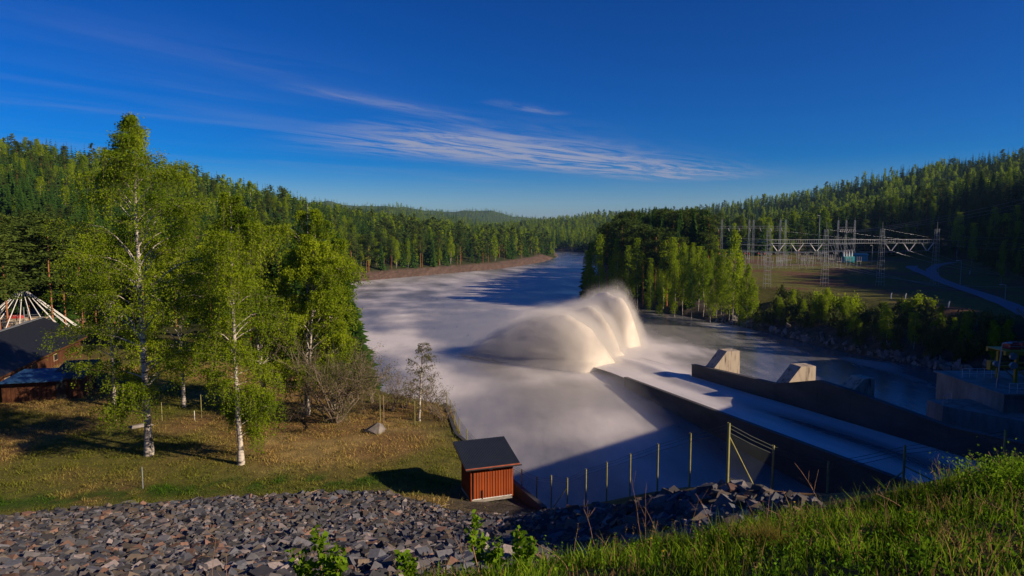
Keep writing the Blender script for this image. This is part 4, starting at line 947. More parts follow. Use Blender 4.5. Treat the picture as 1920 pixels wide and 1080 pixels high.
def rock_slope():
    r = np.random.default_rng(17)
    n = 290000; x = r.uniform(-48, 19, n); y = r.uniform(16, 46, n)
    m = rockmask(x, y); k = (r.random(n) < m) & (m > .15) & (x / y > -.95); x, y, m = x[k], y[k], m[k]
    d, ins = poly_dist(x, y, RIVER); kk = ~ins & ~((np.abs(x + .8) < 3.2) & (y > 40)); x, y, m, d = x[kk], y[kk], m[kk], d[kk]
    z = H(x, y); n = len(x); s = .045 + .19 * r.random(n) ** 4.2 * 1.5; s *= .75 + .7 * fbm(x / 2.5, y / 2.5, 2)
    s *= np.where((x > -7) & (y > 33), .62, 1); s *= (.7 + .3 * m) * .86
    px, py, f = project(np.stack([x, y, z], -1)); vis = (px > 0) & (px < 1400) & (py < 1085)
    big = np.argsort(-(s / f) * vis)[:300]; isbig = np.zeros(n, bool); isbig[big] = True
    t = empty('rock_slope', (-10, 30, 0)); tag(t, kind='structure')
    # keep the big ones apart from one another
    for i in big:
        a = s[i] * 1.25; inst('stone', ROCKS[r.integers(len(ROCKS))], t, (x[i] + 10, y[i] - 30, z[i] + a * .25), tuple(r.uniform(-.5, .5, 2)) + (r.uniform(0, 6.28),), (a, a, a))
    rest = np.nonzero(~isbig)[0]; Rm = rotm(r, n); b = {3: []}; VV = []; FF = []; CC = []; o = 0
    sh = r.integers(0, len(SHAPES), n); print('rocks', n, sum(len(F_) for V, F_ in SHAPES) / len(SHAPES))
    for si, (V, F_) in enumerate(SHAPES):
        ii = rest[sh[rest] == si]; W_ = np.einsum('nij,vj->nvi', Rm[ii], V) * (s[ii] * 1.25)[:, None, None]; W_[..., 2] *= .8
        W_ += np.stack([x[ii] + 10, y[ii] - 30, z[ii] + s[ii] * .15], -1)[:, None]
        VV.append(W_.reshape(-1, 3)); FF.append((F_[None] + (o + np.arange(len(ii)) * len(V))[:, None, None]).reshape(-1, 3)); o += len(ii) * len(V)
        tone = TONES[r.integers(0, len(TONES), len(ii))] * r.uniform(.35, 1.1, (len(ii), 1)); CC.append(np.repeat(tone, len(V), 0))
    ob = mk('loose_stones', np.concatenate(VV), np.concatenate(FF), M['rock'], t, col=np.concatenate(CC)); tag(ob, kind='stuff')
    # bleached sticks caught between the stones
    for i, (px, py, L, a) in enumerate([(580, 932, 1.1, .6), (262, 972, .9, -.5), (480, 965, .7, .3), (705, 948, .6, .1), (835, 955, .6, .1)]):
        P = hit(px, py); st = MB(); st.tube([(-L / 2, 0, 0), (0, .03, .03), (L / 2, 0, .02)], [.03, .028, .02], 5); o = st.mesh('driftwood_stick', M['timber']); o.location = tuple(P + np.array([0, 0, .25])); o.rotation_euler = (0, -.15, a)
        tag(o, ['bleached stick poking up at the top edge of the rock slope', 'bleached stick lying among the stones near the lawn post', 'short stick in the middle of the rock slope', 'small stick among stones below the shed', 'small stick nearest the shed'][i], 'stick')
rock_slope()

# ------------------------------------------------------------------ grass
def blades(x, y, z, hgt, wid, r, cols, lean=.5, wind=(0, 0)):
    n = len(x); a = r.uniform(0, 6.28, n); dx = np.cos(a); dy = np.sin(a); L = r.uniform(.1, 1, n) * lean * hgt; b = r.uniform(0, 6.28, n)
    lx = np.cos(b) * L + wind[0] * hgt; ly = np.sin(b) * L + wind[1] * hgt
    B = np.stack([x, y, z - .03], -1); w = np.stack([dx * wid, dy * wid, 0 * x], -1)
    M1 = B + np.stack([lx * .35, ly * .35, hgt * .6], -1); T_ = B + np.stack([lx, ly, hgt], -1)
    V = np.stack([B - w, B + w, M1 + w * .7, M1 - w * .7, T_], 1).reshape(-1, 3); k = np.arange(n)[:, None] * 5
    Fq = k + np.array([[0, 1, 2, 3]]); Ft = k + np.array([[3, 2, 4]])
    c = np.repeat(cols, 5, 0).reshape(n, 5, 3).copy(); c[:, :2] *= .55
    return V, Fq, Ft, c.reshape(-1, 3)
def grass_bank():
    r = np.random.default_rng(4); n = 230000
    x = r.uniform(-9, 17, n); y = 3.0 + 12 * r.random(n) ** .8; px, py, f = project(np.stack([x, y, tps(x, y)], -1))
    k = (px > -200) & (px < 2050) & (py < 1180); x, y = x[k], y[k]
    # patchy cover: bare left part, dense right part
    left = sm(-3.2, .6, x - (y - 9) * .08); den = (.1 + 1.5 * sm(.3, .7, fbm(x / .9, y / .9, 3))) * left * (1 - sm(13.2, 14.8, y))
    k = r.random(len(x)) < den * .8; x, y = x[k], y[k]; z = H(x, y); n = len(x); cl = fbm(x / .5 + 5, y / .5, 3)
    h = (.05 + .30 * r.random(n) ** 2.2) * (.3 + 1.6 * cl ** 1.5 * 1.2) * np.clip(.6 + (y - 4) / 14, .45, 1.15); rd = r.random(n)[:, None]
    g1 = np.array([.045, .11, .010]); g2_ = np.array([.18, .27, .02]); dry = np.array([.30, .20, .10])
    cols = g1 + (g2_ - g1) * np.clip(rd * 1.2 * (.5 + cl[:, None]), 0, 1); cols *= (.45 + 1.1 * sm(.3, .7, fbm(x / .6 + 11, y / .6 + 5, 3)))[:, None]; dm = (r.random(n) < .06 + .5 * sm(.55, .75, fbm(x / 1.1 + 80, y / 1.1, 2)))[:, None]; cols = np.where(dm, dry, cols)
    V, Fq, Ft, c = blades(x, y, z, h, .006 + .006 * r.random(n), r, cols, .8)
    VV = [V]; F4 = [Fq]; F3 = [Ft]; CC = [c]; o = len(V)
    # broad-leaved herbs
    m = 9000; hx = r.uniform(-3, 16, m); hy = r.uniform(3.5, 14, m); kk = r.random(m) < sm(-2.5, 1, hx) * sm(.4, .62, fbm(hx / .9 + 60, hy / .9, 3)) * (1 - sm(13, 14.6, hy)); hx, hy = hx[kk], hy[kk]; hz = H(hx, hy)
    C = np.stack([hx, hy, hz + r.uniform(.03, .28, len(hx))], -1); C = np.repeat(C, 4, 0) + r.normal(size=(4 * len(hx), 3)) * .035
    v2, f2 = cards(C, .022, r, .3, .5); VV.append(v2); F4.append(f2 + o); o += len(v2); cc = np.array([.07, .15, .012]) * r.uniform(.7, 1.7, (len(C), 1)); CC.append(np.repeat(cc, 4, 0))
    # upright leafy stems and seed heads standing above the grass
    for (num, hh0, hh1, cs, tone) in ((520, .18, .45, .017, (.12, .24, .015)), (260, .25, .55, .008, (.34, .25, .13))):
        sx = r.uniform(-2.5, 15, num * 3); sy = r.uniform(4.5, 13.6, num * 3); kk = r.random(len(sx)) < sm(-2.5, 1.5, sx) * sm(.38, .6, fbm(sx / 1.4 + 20, sy / 1.4 + 3, 3)); sx, sy = sx[kk][:num], sy[kk][:num]; szz = H(sx, sy); hh = r.uniform(hh0, hh1, len(sx)) * np.clip(.5 + sy / 14, .5, 1.2)
        V, Fq, Ft, c = blades(sx, sy, szz, hh, np.full(len(sx), .004), r, np.array(tone) * r.uniform(.6, 1.3, (len(sx), 1)), .35); VV.append(V); F4.append(Fq + o); F3.append(Ft + o); CC.append(c); o += len(V)
        u = np.tile(np.linspace(.25 if cs > .01 else .75, 1, 16), (len(sx), 1)); T_ = V.reshape(-1, 5, 3)[:, 4]; B0 = np.stack([sx, sy, szz], -1); C = B0[:, None] + (T_ - B0)[:, None] * u[..., None]; C = C.reshape(-1, 3) + r.normal(size=(C.size // 3, 3)) * .016
        v2, f2 = cards(C, cs, r, .2, .55); VV.append(v2); F4.append(f2 + o); o += len(v2); CC.append(np.repeat(np.array(tone) * r.uniform(.7, 1.4, (len(C), 1)), 4, 0))
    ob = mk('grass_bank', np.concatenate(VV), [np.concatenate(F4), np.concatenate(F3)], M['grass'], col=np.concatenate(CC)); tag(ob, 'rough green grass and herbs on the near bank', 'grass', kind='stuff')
grass_bank()
def lawn_grass():
    r = np.random.default_rng(6); n = 300000; x = r.uniform(-60, 3, n); y = r.uniform(36, 84, n); px, py, f = project(np.stack([x, y, np.full(n, 8.0)], -1))
    d, ins = poly_dist(x, y, RIVER); k = ~ins & (px > -40) & (rockmask(x, y) < .35); c = fbm(x / 3, y / 3, 4); k &= r.random(n) < sm(.3, .65, c) * .7 + .3; k &= ~((np.abs(x + .8) < 3.4) & (np.abs(y - 42.5) < 3.6) & (r.random(n) < .93)); x, y = x[k], y[k]; z = H(x, y); n = len(x)
    cg = sm(.40, .60, fbm(x / 12 + 9, y / 12 + 4, 3))[:, None]; px, py, f = project(np.stack([x, y, z], -1)); top = np.interp(px, [-400, 0, 350, 560, 720, 860], [985, 972, 942, 930, 925, 940]); st = np.exp(-((py - top + 26) / 16) ** 2)[:, None] * sm(.35, .6, fbm(x / 1.3 + 40, y / 1.3, 3))[:, None]
    cols = np.array([.15, .165, .03]) * (1 - cg) + np.array([.33, .245, .10]) * cg; cols = cols * (1 - st) + np.array([.05, .12, .012]) * st; cols *= r.uniform(.25, 1.0, (n, 1)) ** .8 * 2.1
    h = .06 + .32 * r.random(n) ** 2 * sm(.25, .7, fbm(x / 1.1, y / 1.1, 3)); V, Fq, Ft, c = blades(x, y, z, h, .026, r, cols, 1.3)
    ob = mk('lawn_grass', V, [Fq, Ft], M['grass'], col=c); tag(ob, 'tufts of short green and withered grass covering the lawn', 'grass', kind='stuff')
lawn_grass()

def stalk(name, P, h, lean, seed, label, mt='dry', rad=.006, br=3, group=None, head=None):
    r = np.random.default_rng(seed); b = MB(); n = 7; u = np.linspace(0, 1, n)
    Q = np.stack([lean[0] * h * u ** 1.6 + np.cumsum(r.normal(size=n)) * .006, lean[1] * h * u ** 1.6, h * u], -1); b.tube(Q, np.linspace(rad, rad * .4, n), 5)
    for k in range(br):
        i = r.integers(3, n); d = r.normal(size=3) * .5 + np.array([0, 0, .8]); b.tube([Q[i], Q[i] + d * h * .1, Q[i] + d * h * .2], [rad * .5, rad * .4, rad * .25], 4)
    t = b.mesh(name, M[mt], None, True); t.location = tuple(P); tag(t, label, 'plant', group)
    return t
def near_plants():
    r = np.random.default_rng(31)
    def grd(px, py, D): # ground point right under a pixel column at a given distance
        q = G(px, py, D=D); return np.array([q[0], q[1], hz1(q[0], q[1])])
    # leafy rose-like shoots
    spec = [(600, 1075, 9.0, 'leafy bright green shoot in front of the rock slope, left of the others', [(598, 1000), (625, 1030), (560, 1035), (640, 1050), (575, 1055)]),
            (905, 1078, 8.0, 'tall stem with fresh green leaves in front of the shaded stones', [(888, 968), (905, 1010), (935, 1020)]),
            (960, 1080, 8.0, 'leafy stem branching to the right of the tallest shoot', [(972, 992), (985, 1018), (930, 1040), (1000, 1015)]),
            (770, 1078, 8.0, 'short thorny stem with a few green leaves', [(752, 1040), (772, 1055)])]
    for j, (px, py, D, lab, tips) in enumerate(spec):
        B = grd(px, py, D); t = empty('leafy_shoot', tuple(B)); tag(t, lab, 'plant'); st = MB(); C = []
        for q, (tx, ty) in enumerate(tips):
            T_ = G(tx, ty, D=D + r.uniform(-.3, .3)) - B; m = T_ * .5 + r.normal(size=3) * .04; m[2] += .03
            st.tube([(0, 0, -.1), m, T_], [.012, .009, .005], 5)
            for k in range(90):
                u = r.uniform(.35, 1.03) ** .7; p = m + (T_ - m) * (u * 2 - 1) if u > .5 else m * u * 2
                C.append(p + r.normal(size=3) * np.array([.05, .05, .035]) * (1.2 if j == 0 else .8))
        st.mesh('stem', M['dry'], t, True); V, Fq = cards(np.array(C), .055 if j == 0 else .042, r, .2, .65); mk('leaves', V, Fq, M['shoot'], t)
    labs = ['dry', 'withered', 'bent', 'brown']
    lines = [(388, 1075, 403, 1010, 9), (420, 1078, 424, 1040, 9), (1205, 1010, 1187, 915, 13), (1210, 1008, 1212, 930, 13), (1290, 1000, 1310, 940, 13), (1240, 1002, 1212, 955, 12.5), (1545, 930, 1488, 868, 12), (1760, 905, 1748, 873, 12), (1772, 905, 1760, 870, 12),
             (1660, 1070, 1657, 930, 8), (1500, 1000, 1440, 955, 10), (1400, 1052, 1352, 992, 9), (1620, 1060, 1600, 1020, 8), (1700, 990, 1640, 925, 10), (845, 1078, 800, 1045, 8.5), (880, 1080, 858, 1015, 8.5), (1065, 1060, 1003, 1020, 8.5), (1340, 960, 1306, 925, 12), (1120, 1040, 1095, 955, 11), (1550, 1075, 1520, 1010, 8),
             (1800, 960, 1795, 905, 10), (1850, 985, 1830, 930, 9), (1440, 985, 1445, 935, 11), (1250, 1075, 1262, 1030, 8), (1900, 1010, 1860, 985, 8), (1380, 1030, 1330, 1000, 9)]
    for i, (bx, by, tx, ty, D) in enumerate(lines):
        B = grd(bx, by, D); T_ = G(tx, ty, D=D) - B; h = max(.15, T_[2]); stalk('dry_stalk', B, h, (T_[0] / h, 0), i, 'dry brown stalk standing in the rough ground of the near bank', group='dry stalks on the near bank', rad=.006, br=4 if i % 3 else 7)
    for i, (px, py, D) in enumerate([(1222, 1010, 10), (1190, 1025, 9.5), (1243, 1048, 8.5), (1490, 942, 11.5), (1705, 1002, 9), (1175, 1036, 9.2), (1246, 1046, 8.6)]):
        T_ = G(px, py, D=D); B = np.array([T_[0], T_[1], hz1(T_[0], T_[1])]); h = max(.12, T_[2] - B[2]); t = empty('dandelion', tuple(B)); b = MB(); b.tube([(0, 0, -.02), (.01, 0, h * .5), (0, .01, h)], [.004, .004, .003], 4); b.mesh('stem', M['shoot'], t)
        b = MB()
        for k in range(10):
            a = k * .628; b.add([(0, .01, h), (.022 * math.cos(a), .01 + .022 * math.sin(a), h + .008), (.022 * math.cos(a + .5), .01 + .022 * math.sin(a + .5), h + .004), (0, .01, h + .012)], np.array([[0, 1, 2, 3]]))
        b.mesh('flower', M['dandelion'], t); tag(t, 'small yellow dandelion in the grass of the near bank', 'flower', 'dandelions on the near bank')
    # tussock of pale grass and the leafy bush at the right edge
    B = grd(1428, 1040, 8.6); n = 900; x = B[0] + r.normal(size=n) * .13; y = B[1] + r.normal(size=n) * .13; z = H(x, y)
    V, Fq, Ft, c = blades(x, y, z, r.uniform(.15, .38, n), np.full(n, .004), r, np.array([.26, .22, .06]) * r.uniform(.7, 1.4, (n, 1)), .9)
    o = mk('grass_tussock', V, [Fq, Ft], M['grass'], col=c); tag(o, 'pale straw-coloured tussock standing out in the green grass', 'grass tussock')
    B = grd(1895, 900, 10.5); t = empty('leafy_bush', tuple(B)); tag(t, 'low bright green bush at the right end of the grass bank', 'bush'); C = r.normal(size=(3800, 3)) * np.array([.42, .3, .13]) + np.array([.1, 0, .3]); C[:, 2] = np.abs(C[:, 2])
    V, Fq = cards(C, .026, r); mk('leaves', V, Fq, M['shoot'], t)
    b = MB()
    for k in range(14): a = r.uniform(0, 6.28); b.tube([(0, 0, -.05), (math.cos(a) * .3, math.sin(a) * .2, .25), (math.cos(a) * .7, math.sin(a) * .5, .55)], [.01, .008, .004], 4, cap=False)
    b.mesh('stems', M['dry'], t)
near_plants()

# ------------------------------------------------------------------ fence along the bank
def chain(b, p, q, h, cell=.11, w=.005):
    """diamond wire netting between two post feet"""
    p = np.array(p); q = np.array(q); L = np.linalg.norm((q - p)[:2]); n = int((L + h) / cell); V = []
    up = np.array([0, 0, 1.0])
    for k in range(-int(h / cell), int(L / cell) + 1):
        for s in (1, -1):
            x0, x1, z0, z1 = k * cell, k * cell + h, 0.0, h
            if x0 < 0: z0 = -x0; x0 = 0.0
            if x1 > L: z1 = h - (x1 - L); x1 = L
            if x1 - x0 < .02: continue
            if s < 0: x0, x1 = L - x0, L - x1
            A = p + (q - p) * (x0 / L) + up * z0; B = p + (q - p) * (x1 / L) + up * z1
            d = (q - p) / L; o1 = np.array([d[0], d[1], 0]) * w; o2 = np.array([-d[1], d[0], 0]) * w
            V.append([A - o1, A + o1, B + o1, B - o1]);
    V = np.array(V).reshape(-1, 3); b.add(V, np.arange(len(V)).reshape(-1, 4))
def fence():
    pts = [((px - 960) / F * D, D, z) for px, D, z in POSTS]; corner = pts[7]
    left = [(-6.75, 66.8, 7.3), (-6.1, 64.2, 7.2), (-5.45, 61.4, 7.1), (-4.75, 58.4, 7.0), (-3.9, 55.6, 6.9), (-2.9, 52.8, 6.9), (-1.8, 50.2, 6.9), (-.4, 47.9, 6.9), (.7, 45.9, 6.95), (1.7, 44.3, 7.0)]
    line = left + pts; t = empty('wire_fence', pts[7]); loc = np.array(pts[7]); tag(t, 'olive post and wire netting fence along the top of the pool bank', 'fence')
    hh = [2.0] * 10 + [2.2] * len(pts)
    for i, (p, h) in enumerate(zip(line, hh)):
        p = np.array(p) - loc; b = MB(); r_ = .06 if i == 17 else .045
        b.tube([p + [0, 0, -.6], p + [0, 0, h]], [r_, r_], 6); b.mesh('post', M['postgreen'], t, True)
    for a, b_, k in ((11, 10, 1.6), (17, 18, 1.75), (17, 16, 0), (20, 19, 1.2), (20, 21, 1.4), (0, 1, 1.5)):
        if not k: continue
        A = np.array(line[a]) - loc; B = np.array(line[b_]) - loc; e = B - A; L = np.linalg.norm(e[:2]); foot = A + e * min(.98, 1.9 / L); b = MB(); b.tube([A + [0, 0, k], foot + [0, 0, .0]], [.028, .028], 5); b.mesh('brace', M['postgreen'], t, True)
    for i in range(len(line) - 1):
        A = np.array(line[i]) - loc; B = np.array(line[i + 1]) - loc; h = min(hh[i], hh[i + 1]); b = MB(); chain(b, A, B, h - .35); b.mesh('netting', M['mesh'], t)
        b = MB()
        for q in (h - .34, h - .18, h - .05): 
            m = (A + B) / 2 + [0, 0, q - .03]; b.tube([A + [0, 0, q], m, B + [0, 0, q]], [.010] * 3, 3, cap=False)
        b.mesh('strand', M['mesh'], t)
fence()
def kerb():
    pts = [(2.1, 41.3), (-4.9, 56.8), (-6.9, 67)]; t = empty('retaining_kerb', (pts[0][0], pts[0][1], 7)); loc = np.array(t.location); tag(t, 'dark concrete edge wall along the lawn beside the pool', 'wall')
    P = np.array(pts); 
    for a, b_ in zip(P[:-1], P[1:]):
        L = np.linalg.norm(b_ - a); n = int(L / 3); e = (b_ - a) / n; nr = np.array([-e[1], e[0]]) / np.linalg.norm(e) * .16
        for k in range(n):
            s = a + e * k; f = s + e * .99; zt = hz1(*(s - nr * 3)) ; ze = hz1(*(f - nr * 3)); zt = 8.15; ze = 8.15
            b = MB(); b.hexa([(*(q - loc[:2]), 5.2 - 7) for q in (s - nr, f - nr, f + nr, s + nr)], [(*(q - loc[:2]), zz - 7) for q, zz in ((s - nr, zt), (f - nr, ze), (f + nr, ze), (s + nr, zt))]); b.mesh('wall_section', M['wetconcrete'], t)
    # the corner of the wall under the tall fence post
    c = np.array([7.75, 22.6]); o = empty('corner_wall', (c[0], c[1], 16.2)); tag(o, 'concrete corner wall under the tallest fence post', 'wall')
    for d, L in (((-.5, 4.0), 1), ((3.2, 1.3), 1)):
        d = np.array(d); nr = np.array([-d[1], d[0]]) / np.linalg.norm(d) * .2; z1 = -.7 - (1.4 if d[0] < 0 else .9)
        b = MB(); b.hexa([(*(q), -3) for q in (-nr + d * .0, d - nr, d + nr, nr)], [(*(-nr), .9), (*(d - nr), z1 + .9), (*(d + nr), z1 + .9), (*nr, .9)]); b.mesh('wall_section', M['wetconcrete'], o)
kerb()

# ------------------------------------------------------------------ the red shed
def shed():
    A = G(884, 943, z=7.85); B = G(960, 931, z=7.9)   # foot of the lit wall, left and right
    A = np.array([A[0], A[1]]); u = np.array([B[0], B[1]]) - A; L = float(np.linalg.norm(u)); u /= L; v = np.array([-u[1], u[0]])
    rz = math.atan2(u[1], u[0]); t = empty('red_shed', (A[0], A[1], 7.9), rz); tag(t, 'small red board shed with dark ribbed mono-pitch roof beside the pool', 'shed')
    W_, Dp, hf, hb = L, 2.55, 2.4, 3.0
    b = MB(); b.box((W_ / 2, Dp / 2, .02), (W_ + .02, Dp + .02, .22)); b.mesh('foundation', M['concrete'], t)
    b = MB(); b.hexa([(.02, .02, .13), (W_ - .02, .02, .13), (W_ - .02, Dp - .02, .13), (.02, Dp - .02, .13)], [(.02, .02, hf), (W_ - .02, .02, hf), (W_ - .02, Dp - .02, hb), (.02, Dp - .02, hb)]); b.mesh('wall', M['redboard'], t)
    nb = 15; pw = W_ / nb
    under = mk('board', *(lambda m: (np.concatenate(m.V), np.concatenate(m.F[4])))(MB().box((0, 0, 0), (pw * .93, .022, 1))), M['redboard'], link=False)
    batt = mk('batten', *(lambda m: (np.concatenate(m.V), np.concatenate(m.F[4])))(MB().box((0, 0, 0), (.055, .03, 1))), M['redboard'], link=False)
    for k in range(nb):
        x = (k + .5) * pw; hh = hf - .15 - .05 * (k % 3 == 0)
        inst('board', under, t, (x, .0, .13 + hh / 2), (0, 0, 0), (1, 1, hh)); 
        if k: inst('batten', batt, t, (k * pw, -.028, .13 + hh / 2), (0, 0, 0), (1, 1, hh))
    nd = 12; pd = Dp / nd
    for k in range(nd):
        y = (k + .5) * pd; hh = hf + (hb - hf) * y / Dp - .2
        inst('board', under, t, (-.002, y, .13 + hh / 2), (0, 0, R(90)), (pd / pw, 1, hh)); inst('board', under, t, (W_ + .002, y, .13 + hh / 2), (0, 0, R(90)), (pd / pw, 1, hh))
        if k: inst('batten', batt, t, (-.03, k * pd, .13 + hh / 2), (0, 0, R(90)), (1, 1, hh))
    for k in range(nb): 
        hh = hb - .2; inst('board', under, t, ((k + .5) * pw, Dp, .13 + hh / 2), (0, 0, 0), (1, 1, hh))
    # roof: trapezoid sheet, real ribs
    ov = .42; sl = (hb - hf) / Dp; y0, y1 = -ov, Dp + ov; x0, x1 = -.5, W_ + .42; n = 34; b = MB(); V = []; zz = lambda y: hf + .1 + sl * y
    ribs = []
    for k in range(n): 
        a = x0 + (x1 - x0) * k / n; w = (x1 - x0) / n
        for dx, dz_ in ((0, 0), (.55 * w, 0), (.68 * w, .03), (.87 * w, .03)): ribs.append((a + dx, dz_))
    ribs.append((x1, 0)); m = len(ribs)
    for y in (y0, y1):
        for x, dz_ in ribs: V.append((x, y, zz(y) + dz_ + .06))
    for y in (y0, y1):
        for x, dz_ in ribs: V.append((x, y, zz(y) + .0))
    i = np.arange(m - 1); fs = np.concatenate([np.stack([i, i + 1, m + i + 1, m + i], -1), np.stack([2 * m + i + 1, 2 * m + i, 3 * m + i, 3 * m + i + 1], -1), np.stack([i + 1, i, 2 * m + i, 2 * m + i + 1], -1), np.stack([m + i, m + i + 1, 3 * m + i + 1, 3 * m + i], -1), [[0, m, 3 * m, 2 * m], [m - 1, 3 * m - 1, 4 * m - 1, 2 * m - 1]]])
    mk('roof', V, fs, M['roofsheet'], t)
    b = MB(); b.box(((x0 + x1) / 2, y0 - .016, zz(y0) - .03), (x1 - x0, .025, .15)); b.mesh('front_fascia', M['redtrim'], t)
    b = MB(); b.box(((x0 + x1) / 2, y1 + .016, zz(y1) - .03), (x1 - x0, .025, .15)); b.mesh('back_fascia', M['redtrim'], t)
    for x in (x0 + .014, x1 - .014):
        b = MB(); b.hexa([(x - .012, y0, zz(y0) - .12), (x + .012, y0, zz(y0) - .12), (x + .012, y1, zz(y1) - .12), (x - .012, y1, zz(y1) - .12)], [(x - .012, y0, zz(y0) - .004), (x + .012, y0, zz(y0) - .004), (x + .012, y1, zz(y1) - .004), (x - .012, y1, zz(y1) - .004)]); b.mesh('bargeboard', M['redtrim'], t)
    b = MB(); b.tube([(x0, y0 - .09, zz(y0) - .03), (x1 + .1, y0 - .09, zz(y0) - .06)], [.05, .05], 8); b.mesh('gutter', M['black'], t, True)
    b = MB(); b.tube([(.1, y0 - .06, zz(y0) - .1), (.1, -.07, hf - .35), (.1, -.07, .2)], [.035] * 3, 7); b.mesh('downpipe', M['black'], t, True)
    b = MB(); b.box((W_ * .47, -.06, hf - .26), (.26, .015, .17)); b.mesh('notice_plate', M['white'], t)
    b = MB(); b.box((W_ * .26, -.06, .45), (.09, .02, .6)); b.mesh('cable_hatch', M['black'], t)
    for x in (0, W_):
        b = MB(); b.box((x, -.03, (hf - .08) / 2 + .06), (.12, .035, hf - .12)); b.mesh('corner_board', M['redboard'], t)
    b = MB(); b.box((W_ / 2, -.035, .155), (W_ * .98, .05, .05)); b.mesh('sill_board', M['white'], t)
shed()
def lawn_bits():
    def post(px, py, h, mt, lab, r_=.035, cap=False, cat='post', group=None):
        P = hit(px, py); b = MB(); b.tube([(0, 0, -.1), (0, 0, h)], [r_, r_], 6); o = b.mesh('marker_post' if cat == 'post' else 'stake', M[mt], None, True); o.location = tuple(P); tag(o, lab, cat, group)
    post(268, 917, 1.6, 'steel', 'thin grey metal post standing alone on the lawn', .04)
    post(713, 792, 2.6, 'postgreen', 'yellowish post left of the boulder at the lawn edge'); post(720, 800, 2.9, 'timber', 'thin grey pole just right of the boulder', .025)
    post(778, 798, 2.3, 'postgreen', 'yellowish post in front of the small leaning birch'); post(650, 790, 1.6, 'postgreen', 'yellowish post under the spreading bush')
    post(378, 785, 2.3, 'postgreen', 'yellow post between the two lawn birches'); post(304, 790, 1.8, 'postgreen', 'yellow post just right of the thick birch trunk'); post(218, 790, 1.4, 'timber', 'low pale stake left of the thick birch'); post(365, 790, 1.0, 'white', 'short white stake between the birches')
    P = hit(708, 812); o = inst('boulder', BANKROCK[2], None, tuple(P), (.2, .1, .4), (1.1, 1.0, 1.5)); o.data = BANKROCK[4]; o.location.z += .35; tag(o, 'brown boulder on the lawn edge beside two thin posts', 'boulder')
    P = hit(237, 943); o = inst('flat_stone', BANKROCK[1], None, tuple(P), (0, 0, .4), (.8, .5, .22)); tag(o, 'flat brown stone in the grass near the lone metal post', 'stone')
    P = hit(262, 800); o = inst('stump', BANKROCK[3], None, tuple(P), (0, 0, .4), (1.3, .6, .5)); tag(o, 'dark low mound left of the thick birch trunk', 'stump')
lawn_bits()
